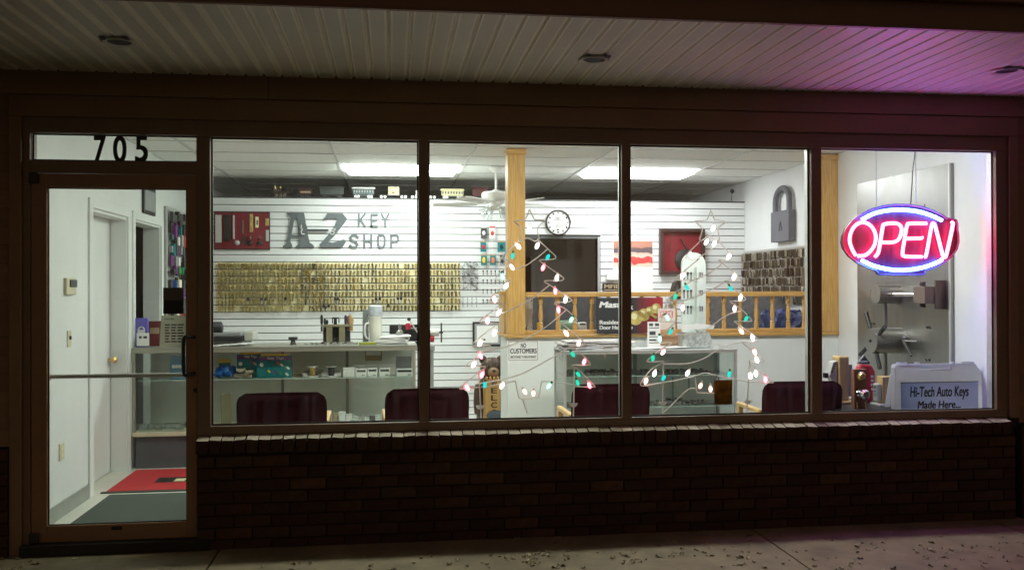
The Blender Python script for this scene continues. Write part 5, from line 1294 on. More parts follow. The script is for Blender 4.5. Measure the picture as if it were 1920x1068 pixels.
# ================================================================== SECOND GLASS CASE
K0, K1, KT = 1.50, 1.95, .975
A0, A1 = XY(1057, K0), XY(1381.5, K0)
c2 = thing('glass_showcase', ((A0 + A1) / 2, 1.7, 0), 'white-topped glass showcase in front of the low wall', 'display case')
MB().box(A0 + .01, A1 - .01, K0 + .02, K1 - .01, 0, .19).build('base', M_grey, c2)
MB().box(A0, A1, K0, K1, .191, .22).build('deck', M_wp, c2)
for x in (A0, A1 - .02):
    for y in (K0, K1 - .02): MB().box(x, x + .02, y, y + .02, .221, KT - .032).build('corner_post', M_alum, c2)
MB().box(A0, A1, K0, K0 + .022, KT - .03, KT - .009).box(A0, A1, K1 - .022, K1, KT - .03, KT - .009).build('top_rail', M_alum, c2)
MB().box(A0 - .004, A1 + .004, K0 - .004, K1 + .004, KT - .0085, KT).build('top_glass', mat('white_glass_top', (.62, .66, .66), .12), c2)
MB().box(A0 + .021, A1 - .021, K0 + .006, K0 + .011, .221, KT - .031).build('front_glass', M_cglass, c2)
for x in (A0 + .006, A1 - .011): MB().box(x, x + .005, K0 + .021, K1 - .021, .221, KT - .031).build('side_glass', M_cglass, c2)
MB().box(A0 + .021, A1 - .021, K1 - .012, K1 - .004, .221, KT - .031).build('back_panel', mat('mirror_back', (.60, .66, .63), .3), c2)
shz = [WY(1200, 702, K0 + .1).z, WY(1200, 760, K0 + .1).z]
for z in shz: MB().box(A0 + .022, A1 - .022, K0 + .03, K1 - .03, z - .006, z).build('glass_shelf', M_cglass, c2); MB().box(A0 + .022, A1 - .022, K0 + .026, K0 + .0295, z - .007, z + .0005).build('shelf_edge', MATS['glass_edge'], c2)  # front strips again hold the edge highlight in their pale colour
for x in (XY(1192, K1 - .05), XY(1347, K1 - .05)): MB().box(x - .012, x + .012, K1 - .036, K1 - .014, .221, KT - .032).build('shelf_standard', M_grey, c2)
names = ['lock parts spread over the upper shelf of the showcase', 'lock parts spread over the lower shelf of the showcase']
for z, lab in zip(shz, names):
    b = MB()
    for k in range(130):
        x = RND.uniform(A0 + .05, A1 - .15); y = K0 + RND.uniform(.06, .30); h = RND.uniform(.003, .018)
        a = RND.uniform(0, 3); b.obox((x, y, z + .001 + h), (math.cos(a), math.sin(a), 0), (-math.sin(a), math.cos(a), 0), (0, 0, 1), RND.uniform(.008, .038), RND.uniform(.005, .014), h)
    b.build('shelf_lock_parts', mat('dark_lock_parts', (.20, .215, .20), .4, .3, var=.7, scale=25), label=lab, cat='lock parts', kind='stuff')
for i, px in enumerate((1233, 1263)):
    b = MB(); x = XY(px + 28, K0 + .03); zt_ = shz[0] - .01
    for k in range(9 if i == 0 else 5): b.tube([Vector((x + (.006 if k % 2 else 0) * math.cos(a), K0 + .028 + (.006 if not k % 2 else 0) * math.cos(a), zt_ - .02 - k * .022 + .014 * math.sin(a))) for a in (0, 1.05, 2.1, 3.14, 4.19, 5.24)], .002, 4, True)
    b.build('security_chain', M_darkst, label=['long thin chain hanging in the showcase', 'short thin chain hanging in the showcase'][i], cat='chain')
# on the showcase: newspapers, cards, leaflets, tower of keys
b = MB(); xa, xb = XY(1046, 1.6), XY(1166, 1.6)
for k in range(7): b.obox(((xa + .30) + RND.uniform(-.03, .03), 1.70, KT + .006 + .010 * k), Vector((1, RND.uniform(-.12, .12), 0)).normalized(), Vector((RND.uniform(-.1, .1), 1, 0)).normalized(), (0, 0, 1), .26, .15, .0042)
b.build('newspaper_pile', mat('newsprint', (.55, .53, .52), .8, var=.45, scale=30), label='pile of newspapers and magazines on the showcase', cat='newspapers')
b = MB()
for k in range(5): b.obox((XY(1140 + 5 * k, 1.6), 1.66, KT + .008 + .009 * k), Vector((1, .2 * (k - 2) * .3, .10)).normalized(), (0, 1, 0), Vector((-.10, 0, 1)).normalized(), .14, .11, .003)
b.build('open_newspaper', mat('newsprint2', (.62, .58, .54), .8, var=.35, scale=18), label='loosely folded newspaper beside the pile on the showcase', cat='newspaper')
b = MB()
for k in range(4): b.obox((XY(1200 + 22 * k, 1.58), 1.62, KT + .003 + .003 * k), Vector((1, .1 * k, 0)).normalized(), Vector((-.1 * k, 1, 0)).normalized(), (0, 0, 1), .10, .07, .001)
b.build('loose_sheets', M_paper, label='loose white sheets before the key tower on the showcase', cat='papers')
cY = 1.68
x0, x1, z0, z1 = BX(1214, 1238, 603, 647, cY)
t = thing('notice_card', ((x0 + x1) / 2, cY, KT), 'white printed notice card standing on the showcase', 'card')
MB().box(x0, x1, cY, cY + .004, KT + .001, z1).build('card', M_paper, t)
for a, b_, c, d in ((.12, .42, .06, .16), (.58, .9, .06, .16), (.12, .9, .22, .25), (.14, .62, .36, .50), (.12, .85, .55, .58), (.12, .7, .66, .72), (.12, .85, .78, .81)):
    MB().box(x0 + (x1 - x0) * a, x0 + (x1 - x0) * b_, cY - .001, cY - .0002, z1 - (z1 - KT) * d, z1 - (z1 - KT) * c).build('print', M_dgrey, t)
x0, x1, z0, z1 = BX(1234, 1266, 578, 640, cY + .06)
t = thing('free_leaflet_stand', ((x0 + x1) / 2, cY + .06, KT), 'leaflet stand headed FREE with a brown photograph', 'leaflet stand')
y_ = cY + .06
MB().box(x0, x1, y_ + .002, y_ + .008, KT + .001, z1).build('back_card', mat('cream_card', (.66, .58, .52), .6), t)
MB().box(x0 + .02, x1 - .02, y_ - .0, y_ + .0018, z1 - .075, z1 - .022).build('red_label', M_redp, t)
text('lettering', 'FREE', M_paper, t, (x0 + .026, x1 - .026, z1 - .055, z1 - .028), y_ - .0003, .0008, bold=.03)
MB().box(x0 + .026, x1 - .026, y_ - .0011, y_ - .0002, z1 - .069, z1 - .062).build('small_print', M_paper, t)
MB().box(x0 + .008, x1 + .015, y_ - .02, y_ - .008, KT + .02, KT + .15).build('leaflet_photo', rampmat('brown_photo', [(0, (.10, .05, .03)), (.45, (.40, .25, .15)), (.75, (.20, .10, .05)), (1, (.5, .27, .12))], 'Z', 1, .5, (6, .5)), t)
MB().box(x0 + .0, x1 + .02, y_ - .024, y_ + .04, KT + .001, KT + .018).build('tray', M_wp, t)
# key tower
kx, ky = XY(1300, 1.72), 1.72
ztop = WY(1300, 473, ky).z
kt = thing('key_tower', (kx, ky, KT), 'tall white countertop tower hung with key blanks', 'key display')
def towerface(hw, nm, m=M_clear):
    pass
w0 = (XY(1323, ky) - XY(1278, ky)) / 2
zc = ztop - w0
outline = [(-w0, KT + .13)] + [(-w0, zc)] + [(w0 * -math.cos(a), zc + w0 * math.sin(a)) for a in [math.pi * i / 12 for i in range(1, 12)]] + [(w0, zc), (w0, KT + .13)]
M_tow = mat('tower_plastic', (.62, .68, .64), .3, var=.08)
b = MB(); b.prism(outline, lambda u, v, q: (kx + u, ky + q, v), -.012, .012); b.build('main_panel', M_tow, kt)
MB().box(kx + .006, kx + .018, ky - .075, ky - .0125, KT + .13, zc - .02).build('fin', M_tow, kt)
b = MB(); b.prism([(-w0 - .035, KT + .004), (w0 + .035, KT + .004), (w0 + .004, KT + .130), (-w0 - .004, KT + .130)], lambda u, v, q: (kx + u, ky + q, v), -.085, .06); b.build('base', mat('tower_base_print', (.36, .38, .36), .4, var=.7, scale=26), kt)
b = MB(); b.prism([(-w0 - .045, KT + .185), (-w0 - .03, KT + .155), (w0 + .03, KT + .155), (w0 + .045, KT + .185), (.02, KT + .20)], lambda u, v, q: (kx + u, ky + q, v), -.10, -.088); b.build('tray', M_wp, kt)
for row, zz in enumerate((512, 545, 575)):
    for px in (1283, 1290, 1296, 1309, 1313, 1317):
        p = WY(px, zz, ky - .02); L = .06 if px < 1300 else .035
        bb = MB(); bb.lathe([(.010 if L > .05 else .006, 0), (.010 if L > .05 else .006, .005)], (p.x, ky - .0135, p.z), (0, -1, 0), 8).box(p.x - .004, p.x + .004, ky - .017, ky - .0145, p.z - L, p.z - .004)
        bb.build('hung_key', M_black if (row and px < 1300) or row == 2 else M_darkst, kt)

# ================================================================== CARVED BEAR
bY = 3.25
def bp(px, py, dy=0.0): return WY(px, py, bY + dy)
s = 1719 / 8.9 / 1.0
bc = bp(922, 690)
bear = thing('carved_bear', (bc.x, bY, 0), 'carved wooden bear holding a WELCOME board by the low wall', 'statue')
hz = bc.z; HX = bc.x
bd = MB()
prof = [(.05, 0.0), (.14, .02), (.155, .10), (.16, .30), (.165, hz * .5), (.155, hz - .30), (.15, hz - .2), (.12, hz - .12), (.085, hz - .08)]
bd.lathe(prof, (HX, bY, 0), n=20); bd.v = [(HX + (a - HX) * .95, b_, c) for a, b_, c in bd.v]
bd.ball((HX, bY - .01, hz), .115, .105, .110, 18, 12)
bd.ball((HX - .085, bY, hz + .085), .038, .025, .042, 12, 8); bd.ball((HX + .085, bY, hz + .085), .038, .025, .042, 12, 8)
bd.build('body', M_carve, bear, smooth=True)
MB().ball((HX + .005, bY - .10, hz - .03), .055, .055, .050, 16, 10).build('muzzle', M_muzzle, bear, smooth=True)
MB().ball((HX + .005, bY - .153, hz - .012), .018, .010, .012).build('nose', M_black, bear, smooth=True)
MB().box(HX - .028, HX + .038, bY - .150, bY - .146, hz - .054, hz - .050).build('mouth', M_redp, bear)
for sx in (-1, 1): MB().ball((HX + .045 * sx, bY - .102, hz + .028), .010, .008, .010).build('eye', M_blackg, bear, smooth=True)
sx0, sx1 = XY(906, bY - .19), XY(940, bY - .19); sz1, sz0 = bp(922, 711, -.19).z, .18
MB().box(sx0, sx1, bY - .20, bY - .175, sz0, sz1).build('welcome_board', M_carvel, bear, bev=.005)
for x in (sx0 + .010, sx1 - .014): MB().box(x, x + .004, bY - .2015, bY - .2003, sz0 + .02, sz1 - .01).build('board_groove', M_ink, bear)
for i, ch in enumerate('WELCOME'):
    zz = bp(922, 713 + 13.6 * i, -.2).z
    text('letter', ch, M_ink, bear, (HX - .030, HX + .030, zz - .052, zz), bY - .2004, .0015, bold=.02)
for sgn in (-1, 1): MB().lathe([(.035, 0), (.045, .10), (.04, .22), (.03, .28)], (HX + sgn * .145, bY - .09, hz - .42), (0, -.15, 1), 12).build('arm', M_carve, bear, smooth=True)
MB().ball((HX + .01, bY - .20, bp(922, 778, -.2).z), .085, .05, .05).build('paws', M_denim, bear, smooth=True)
for i in range(5): MB().ball((HX - .07 + .035 * i, bY - .205, sz1 + .012), .012, .018, .02, 8, 6).build('claw', M_carvel, bear, smooth=True)

# ================================================================== RIGHT WALL
# giant padlock
pf = WX(1479, 420, XR - .075); pb = WX(1445.5, 420, XR - .075)
zb_, zt_ = WX(1479, 451, XR - .075).z, WX(1479, 392, XR - .075).z
pl = thing('giant_padlock', (XR - .04, (pf.y + pb.y) / 2, zb_), 'oversized grey wooden padlock on the side wall', 'padlock')
MB().box(XR - .078, XR - .002, pf.y, pb.y, zb_, zt_).build('body', M_lock, pl, bev=.006)
cy_ = (pf.y + pb.y) / 2; hw = (pb.y - pf.y) / 2 - .05; ztop = WX(1474, 346, XR - .05).z - .025
pts = [(XR - .045, cy_ - hw, zt_ - .01), (XR - .045, cy_ - hw, zt_ + .10)] + [(XR - .045, cy_ - hw * math.cos(a), zt_ + .10 + (ztop - zt_ - .10) * math.sin(a)) for a in [math.pi * i / 12 for i in range(1, 12)]] + [(XR - .045, cy_ + hw, zt_ + .10), (XR - .045, cy_ + hw, zt_ - .01)]
MB().tube(pts, .030, 10).build('shackle', M_lock, pl, smooth=True)
MB().obox((XR - .0795, cy_ - .01, (zb_ + zt_) / 2 - .0), Vector((0, -.34, 1)).normalized(), Vector((0, 1, .34)).normalized(), (1, 0, 0), .05, .010, .001).obox((XR - .0795, cy_ - .045, (zb_ + zt_) / 2), Vector((0, .34, 1)).normalized(), Vector((0, 1, -.34)).normalized(), (1, 0, 0), .05, .010, .0012).build('letter_mark', M_ink, pl)
# board of hanging keys in the corner
ya, yb = WX(1512, 500, XR - .02).y, YP - .012
zt_ = WX(1400, 471, XR - .02).z; zb_ = zt_ - 6 * .093 - .03
kb = thing('corner_key_board', (XR - .02, (ya + yb) / 2, zb_), 'rows of hanging key blanks on the side wall below the padlock', 'key board')
MB().box(XR - .012, XR - .001, ya, yb, zb_, zt_).build('panel', mat('key_board_panel', (.42, .40, .38), .6), kb)
MB().box(XR - .020, XR - .0125, ya, yb, zt_ - .022, zt_).build('top_rail', M_alum, kb)
b = MB(); b2 = MB(); b3 = MB()
for row in range(6):
    z = zt_ - .035 - row * .093; y = yb - .02
    while y > ya + .01:
        L = RND.uniform(.055, .085); d = RND.uniform(.012, .05); u = RND.random()
        tgt = b if u < .70 else (b2 if u < .90 else b3)
        w_ = RND.uniform(.003, .006); lean = RND.uniform(-.008, .008)
        tgt.obox((XR - .012 - d, y + lean, z - L / 2), Vector((0, lean * 4, 1)).normalized(), (1, 0, 0), Vector((0, 1, -lean * 4)).normalized(), L / 2, RND.uniform(.006, .012), w_ / 2)
        if u > .6: tgt.obox((XR - .012 - d, y, z - .008), (0, 0, 1), (1, 0, 0), (0, 1, 0), .012, .010, w_)
        y -= RND.uniform(.0055, .012)
b.build('hanging_keys', mat('aged_key_metal', (.155, .135, .105), .4, .5, var=.5, scale=40), kb, kind='stuff')
b2.build('hanging_bright_keys', mat('nickel_key_metal', (.62, .58, .50), .35, .5, var=.3, scale=40), kb, kind='stuff')
b3.build('hanging_black_keys', M_black, kb, kind='stuff')

# steel vault panel
XV = XR - .022
def VX(px, py, X=XV): return WX(px, py, X)
va, vb = VX(1783, 400).y, VX(1607, 400).y; vz = VX(1700, 324).z
vp = thing('vault_door_panel', (XR - .01, (va + vb) / 2, .25), 'brushed steel vault door panel with bolts and spoked handle', 'vault panel')
MB().box(XV, XR - .001, va, vb, .25, vz).build('steel_sheet', M_steel, vp, bev=.001)
MB().box(XV - .012, XV - .0005, va, va + .014, .25, vz).build('edge_strip', M_alum, vp)
def boss(nm, fpx, fpy, bpx, bpy_, rpx, m):
    base = VX(bpx, bpy_); v = ray(fpx, fpy); tt = (base.y - CAM.y) / v.y; f = CAM + v * tt
    r_ = rpx * (base.y - CAM.y) / FPX
    L = base.x - f.x
    MB().lathe([(r_, 0), (r_, L - .012), (r_ - .004, L), ], (base.x, base.y, f.z), (-1, 0, 0), 32).build(nm, m, vp, smooth=True)
    return Vector((f.x, base.y, f.z)), base, r_
f1, b1, r1 = boss('bolt_boss', 1641.6, 551.5, 1683, 551, 19, M_boss)
f2, b2_, r2 = boss('wheel_boss', 1633.6, 638.5, 1688, 638, 25.5, M_boss)
MB().lathe([(r2 * .96, 0), (r2 * .96, .004)], f2 + Vector((-.0005, 0, 0)), (-1, 0, 0), 32).build('wheel_face', M_steel, vp)
MB().cyl(f2 + Vector((-.004, 0, 0)), f2 + Vector((-.014, 0, 0)), .012, n=12).build('hub_bolt', M_darkst, vp)
for px, py in ((1623.8, 586), (1659, 613), (1613, 664), (1650, 691)):
    v = ray(px, py); e = CAM + v * ((f2.x + .02 - CAM.x) / v.x); d = (e - f2); d.x = 0
    n_ = d.normalized(); MB().cyl(f2 + n_ * r2 * .9 + Vector((.02, 0, 0)), f2 + d + Vector((.02, 0, 0)), .015, .018, n=12).build('spoke_handle', M_black, vp, smooth=True)
xm = (f1.x + b1.x) / 2 - .02
MB().cyl((xm, f1.y - .01, f1.z - r1 * .9), (xm, f1.y - .01, .28), .017, n=14).build('vertical_rod', M_steel, vp, smooth=True)
v = ray(1755, 552); ye = VX(1722, 551, xm).y
MB().cyl((xm, f1.y - r1 * .8, f1.z), (xm, ye, f1.z), .017, n=14).build('bolt_rod', M_chrome, vp, smooth=True)
MB().box(xm - .02, xm + .02, ye + .005, ye + .025, f1.z - .045, f1.z + .045).build('rod_collar', M_darkst, vp)
ya_ = VX(1752, 551, xm + .03).y
MB().box(xm - .045, XV - .003, ya_, ye - .004, f1.z - .065, f1.z + .06).build('keeper_block', M_bossd, vp, bev=.004)
MB().box(xm + .03, XV - .003, ya_ - .012, ya_ - .001, f1.z - .105, f1.z + .105).box(xm + .0, xm + .03, ye - .045, ye - .020, f1.z - .095, f1.z + .095).build('keeper_plate', M_bossd, vp)
for zz in (-.08, .08): MB().ball((xm - .002, ye - .032, f1.z + zz), .009).build('bolt_head', M_darkst, vp)
MB().box(xm - .05, xm + .0, f1.y + r1 * .9, f1.y + r1 + .05, f1.z - .04, f1.z + .04).build('end_block', M_bossd, vp, bev=.003)
th = VX(1696, 634, XV - .03)
MB().lathe([(.026, 0), (.030, .01), (.022, .03), (.010, .05)], (XV - .0005, th.y, th.z), (-1, 0, 0), 16).build('handle_rose', M_chrome, vp, smooth=True)
te = VX(1708, 667, XV - .06); MB().cyl((XV - .05, th.y, th.z), (XV - .06, te.y, te.z), .014, .010, n=10).build('lever_handle', M_darkst, vp, smooth=True)
tl = VX(1718, 639, XV - .06); MB().cyl((XV - .055, th.y - .02, th.z - .02), (XV - .055, tl.y, tl.z), .006, n=8).build('latch', M_chrome, vp, smooth=True)
for px, py in ((1740, 613), (1744, 613), (1738, 674), (1744, 674), (1635, 606), (1640, 606)):
    p = VX(px, py); MB().cyl((XV - .001, p.y, p.z - .008), (XV - .012, p.y, p.z + .006), .005, n=8).build('stud', M_darkst, vp)

# ================================================================== WINDOW DISPLAY AT THE RIGHT
tz = WY(1620, 764, .34).z
tb = thing('display_table', (3.45, .48, 0), 'low black display table in the corner under the neon sign', 'table')
TX0 = XY(1562, .35)
MB().box(TX0, XR - .004, .12, .86, tz - .03, tz).build('top', M_black, tb, bev=.003)
for x in (TX0 + .02, XR - .06):
    for y in (.15, .80): MB().box(x, x + .04, y, y + .04, 0, tz - .0305).build('leg', M_black, tb)
# white sandwich sign
hY = .20
x0, x1, z0, z1 = BX(1677, 1841, 682, 790, hY)
z0 = tz + .001
hs = thing('auto_keys_sign', ((x0 + x1) / 2, hY, tz), 'white plastic stand-up sign reading Hi-Tech Auto Keys Made Here', 'sign')
b = MB()
oc = [(x0, z0), (x0, z1 - .02), (x0 + .012, z1), (x1 - .05, z1), (x1 - .005, z1 - .06), (x1 + .012, z0)]
M_sgn = mat('sign_white_plastic', (.74, .74, .76), .35, var=.03)
translucent(M_sgn, .7, None)
b.prism(oc, lambda u, v, q: (u, hY + q, v), .0, .05); b.f.pop(1)          # moulded shell, open at the back
b.build('front_panel', M_sgn, hs, bev=.006)
for xa, xb in ((x0 + .015, x0 + .05), (x1 - .05, x1 - .015)):
    bk = MB().box(xa, xb, hY + .055, hY + .07, z0, z1 - .07); bk.v = [(q[0], q[1] + (z1 - q[2]) * .30, q[2]) for q in bk.v]; bk.build('rear_leg', M_sgn, hs, bev=.003)
for u0, u1 in ((.05, .16), (.26, .30), (.66, .70), (.78, .92)): MB().box(x0 + (x1 - x0) * u0, x0 + (x1 - x0) * u1, hY + .012, hY + .045, z1 + .0002, z1 + .012).build('hinge_tab', M_sgn, hs, bev=.002)
p0, p1, q0, q1 = BX(1688, 1833, 716, 790, hY)
M_blueprint = rampmat('blue_print_gradient', [(0, (.40, .53, .78)), (.5, (.62, .64, .88)), (1, (.52, .54, .80))], 'X', 1, .45)
translucent(M_blueprint, .7, None)
MB().add([(p0, hY - .0018, z0 + .003), (p1, hY - .0018, z0 + .003), (p1, hY - .0018, q1), (p0, hY - .0018, q1)], [(0, 1, 2, 3)]).build('poster', M_blueprint, hs)
MB().box(p0 - .002, p1 + .002, hY - .003, hY - .0019, q1 - .002, q1 + .003).build('poster_edge', M_dgrey, hs)
a = BX(1743, 1782, 687, 694, hY); MB().box(a[0], a[1], hY - .006, hY - .0003, a[2], a[2] + .006).box(a[1] - .006, a[1] + .006, hY - .0062, hY - .0003, a[2] + .0, a[3]).build('handle_rim', M_wp, hs)
text('lettering', 'Hi-Tech Auto Keys', M_ink, hs, BX(1705, 1815, 723.5, 749, hY), hY - .0019, .0008, bold=.034, shear=.12)
bb = BX(1719, 1800, 750.5, 769, hY); text('lettering', 'Made Here...', M_ink, hs, (bb[0], bb[1], max(bb[2], z0 + .004), bb[3]), hY - .0019, .0008, bold=.034, shear=.12)
# lock samples
sY = .50
def sample(name, px0, px1, py0, Y, d, m, lab, cat='lock sample'):
    x0, x1, z0, z1 = BX(px0, px1, py0, 760, Y)
    t = thing(name, ((x0 + x1) / 2, Y + d / 2, tz), lab, cat)
    return t, x0, x1, z1
t, x0, x1, z1 = sample('lock_sample_post', 1573, 1592, 668, .55, .10, M_pine, 'pale wooden post with keypad lock beside the chair', 'lock sample')
MB().box(x0, x1, .55, .66, tz + .021, z1).build('post', M_pine, t, bev=.01)
MB().box(x0 - .02, x1 + .05, .52, .70, tz + .001, tz + .02).build('foot', M_pine, t, bev=.003)
b = MB(); kz = z1 - .06; b.prism([(x0 - .065, kz - .08), (x0 - .005, kz - .16), (x0 - .002, kz - .02), (x0 - .002, kz + .03), (x0 - .035, kz + .02)], lambda u, v, q: (u, .57 + q, v), 0, .065); b.build('keypad_lock', M_alum, t, bev=.004)
for k in range(5): MB().box(x0 - .056 + .006 * k, x0 - .036 + .006 * k, .566, .5695, kz - .052 + .014 * k, kz - .045 + .014 * k).build('key_button', M_black, t)
MB().box(x1 + .001, x1 + .035, .57, .64, kz - .14, kz + .0).build('inner_plate', M_grey, t, bev=.006)
MB().box(x1 + .001, x1 + .03, .57, .64, tz + .05, tz + .16).build('deadbolt_plate', M_grey, t, bev=.006)
MB().box(x0 - .09, x0 - .066, .585, .62, kz - .095, kz - .06).build('thumb_turn', M_black, t)
t, x0, x1, z1 = sample('lock_sample_board', 1601, 1625, 692, .30, .04, M_mahog, 'red-brown board with brass deadbolt and steel knob', 'lock sample')
MB().box(x0, x1, .30, .345, tz + .001, z1).build('board', M_mahog, t, bev=.002)
cx = (x0 + x1) / 2
MB().lathe([(.030, 0), (.030, .010), (.020, .018), (.016, .03)], (cx, .2995, z1 - .045), (0, -1, 0), 18).build('deadbolt', M_brass, t, smooth=True)
MB().lathe([(.034, 0), (.030, .008), (.012, .014), (.014, .035), (.032, .045), (.034, .06), (.022, .075)], (cx, .2995, z1 - .165), (0, -1, 0), 18).build('knob', M_chrome, t, smooth=True)
for dx in (-.03, .03): MB().cyl((cx + dx, .298, tz + .045), (cx + dx, .288, tz + .002), .004, n=8).build('foot', M_brass, t)
t, x0, x1, z1 = sample('red_padlock_display', 1611, 1640, 682, .62, .06, M_redl, 'red padlock-shaped stand with a black triangular top', 'display stand')
b = MB(); wd = x1 - x0
b.prism([(x0 + .01, tz + .001), (x1 - .02, tz + .001), (x1, tz + .10), (x1 + .005, z1 - .06), (x1 - .02, z1 - .01), (x0 + .02, z1), (x0, z1 - .03)], lambda u, v, q: (u, .62 + q, v), 0, .07); b.build('body', M_redl, t, bev=.012)
zt2 = WY(1622, 665, .64).z; b = MB(); b.prism([(x0 - .01, z1 + .001), (x1 - .03, z1 + .001), (x0 + .045, zt2)], lambda u, v, q: (u, .63 + q, v), 0, .02); b.build('top_card', M_dgrey, t)
MB().box(x0 + .005, x1 - .05, .6285, .6298, z1 + .012, z1 + .024).build('top_print', M_paper, t)
for k in range(4): MB().box(x1 - .034 + .003 * (k % 2), x1 - .012, .6185, .6198, z1 - .10 - .03 * k, z1 - .082 - .03 * k).build('letter_mark', M_paper, t)
t, x0, x1, z1 = sample('lock_sample_block', 1654, 1676, 706, .42, .07, M_pine, 'pale wooden block with a steel lever lock beside the white sign', 'lock sample')
MB().box(x0, x1, .42, .50, tz + .014, z1).build('block', M_pine, t, bev=.003)
MB().box(x0 - .04, x1 + .005, .38, .52, tz + .001, tz + .0135).build('foot', M_alum, t, bev=.003)
MB().box(x0 - .035, x0 - .001, .43, .49, tz + .03, z1 - .05).build('lock_case', M_alum, t, bev=.008)
for k in range(5): MB().box(x0 - .042, x0 - .0355, .435, .485, z1 - .07 - .018 * k, z1 - .062 - .018 * k).build('key_button', M_chrome, t)

# ================================================================== CHAIRS
def make_chair(cx, yb, w, h, rz, lab):
    t = thing('waiting_chair', (0, 0, 0), lab, 'chair', 'burgundy waiting chairs behind the window')
    b = MB(); W = w / 2
    # back cushion: curved slab with rounded corners
    nx, nz = 10, 8; zb_ = .40
    def pt(i, j, s):
        u = -1 + 2 * i / nx; v = j / nz
        r_ = .08; x = u * W; z = zb_ + (h - zb_) * v
        if v > .8 and abs(u) > .8:
            du = (abs(u) - .8) / .2; dv = (v - .8) / .2; q = max(1, math.hypot(du, dv)); x = math.copysign((.8 + .2 * du / q) * W, u); z = zb_ + (h - zb_) * (.8 + .2 * dv / q)
        x *= (1 - .03 * (1 - v)); edge = max(0, 1 - min((1 - abs(u)) / .14, (1 - v) / .10 if v > .5 else 1))
        th = .042 * math.sqrt(max(0.02, 1 - edge * edge)); y = -.05 * (v - .3) + .025 * u * u * -1 + s * th
        return (x, y, z)
    vs = []; idx = {}
    for s in (-1, 1):
        for i in range(nx + 1):
            for j in range(nz + 1): idx[(s, i, j)] = len(vs); vs.append(pt(i, j, s))
    fs = []
    for s in (-1, 1):
        for i in range(nx):
            for j in range(nz): fs.append((idx[(s, i, j)], idx[(s, i + 1, j)], idx[(s, i + 1, j + 1)], idx[(s, i, j + 1)]))
    for i in range(nx):
        fs.append((idx[(-1, i, nz)], idx[(-1, i + 1, nz)], idx[(1, i + 1, nz)], idx[(1, i, nz)])); fs.append((idx[(-1, i, 0)], idx[(-1, i + 1, 0)], idx[(1, i + 1, 0)], idx[(1, i, 0)]))
    for j in range(nz):
        for i in (0, nx): fs.append((idx[(-1, i, j)], idx[(-1, i, j + 1)], idx[(1, i, j + 1)], idx[(1, i, j)]))
    b.add(vs, fs); bk_ = b.build('backrest', M_burg, t, smooth=True)
    rim = [pt(0, j, -1) for j in range(0, nz + 1)] + [pt(i, nz, -1) for i in range(1, nx)] + [pt(nx, j, -1) for j in range(nz, -1, -1)]
    MB().tube([(q[0], q[1] - .001, q[2]) for q in rim], .0045, 6).build('piping', M_burg, bk_, smooth=True)
    MB().box(-W + .03, W - .03, .03, .50, .37, .45).build('seat', M_burg, t, bev=.03, seg=3)
    for sx in (-1, 1):
        x = sx * (W - .012)
        MB().box(x - .02, x + .02, -.01, .46, .60, .63).build('armrest', M_pine, t, bev=.008)
        MB().box(x - .018, x + .018, .40, .44, 0, .5995).build('leg', M_pine, t, bev=.004)
        MB().box(x - .018, x + .018, .0, .04, 0, .5995).build('leg', M_pine, t, bev=.004)
    MB().box(-W + .02, W - .02, .41, .435, .30, .365).box(-W + .02, W - .02, .005, .03, .30, .365).build('seat_rail', M_pine, t)
    t.location = (cx, yb, 0); t.rotation_euler = (0, 0, R(rz)); WL[t.name] = Vector((0, 0, 0))
    return t
for (pa, pb_, py, yb, rz, lab) in ((446, 613, 735, .36, 1.0, 'burgundy waiting chair nearest the glass door'), (721, 877, 727, .40, 2.0, 'burgundy waiting chair partly behind the first mullion'),
                                   (1068, 1213, 719, .38, 0, 'burgundy waiting chair between the two wire trees'), (1424, 1570, 714, .40, -2.0, 'burgundy waiting chair next to the lock samples')):
    xa, xb = XY(pa, yb), XY(pb_, yb)
    make_chair((xa + xb) / 2, yb, xb - xa, WY((pa + pb_) / 2, py, yb).z, rz, lab)

# ================================================================== LIGHTED WIRE TREES
TYp = .055
def wire_tree(lab, outlines, garlands, stakes, plates, bulbs, root_px):
    rp = WY(*root_px, TYp)
    t = thing('wire_christmas_tree', (rp.x, TYp, rp.z), lab, 'christmas light')
    for i, pts in enumerate(outlines):
        P = [Vector((p.x, TYp + .002 * (i % 2), p.z)) for p in pxs(pts, TYp)]
        MB().tube(smooth_path(P, 3), .0038, 6).build('outline_wire', M_wire, t, smooth=True)
    for pts in garlands:
        P = [Vector((p.x, TYp + .008, p.z)) for p in pxs(pts, TYp)]
        MB().tube(smooth_path(P, 5), .0042, 6).build('garland_wire', M_wire, t, smooth=True)
    for a, b in stakes:
        MB().tube(pxs([a, b], TYp), .0042, 6).build('stake', M_wire, t, smooth=True)
    for px, py in plates:
        c = WY(px, py, TYp); b = MB()
        b.prism([(.026 * math.cos(a) * 1.0, .026 * math.sin(a)) for a in [math.pi + math.pi * i / 10 for i in range(11)]], lambda u, v, q: (c.x + u, TYp - .006 + q, c.z + v), 0, .004); b.build('ground_plate', M_wire, t)
    for i, (px, py, k) in enumerate(bulbs):
        c = WY(px, py, TYp - .008); m = {'w': M_bw, 'g': M_bg, 'G': M_bgw, 't': M_bt, 'r': M_br, 'p': M_bp, 'o': M_bo}[k]
        rr = random.Random(int(px * 7 + py)); d = Vector((rr.uniform(-.8, .8), rr.uniform(-.4, .1), -1)).normalized()
        o = MB().egg((c.x, TYp - .010, c.z), d, .042 if k != 'o' else .038, .0118 if k != 'o' else .0115, 10).build('bulb', m, t, smooth=True)
        s0 = Vector((c.x, TYp - .010, c.z)) - d * .019
        MB().cyl(s0, s0 - d * .016, .007, n=8).build('socket', M_green if k in 'gtG' else M_wire, o)
    return t
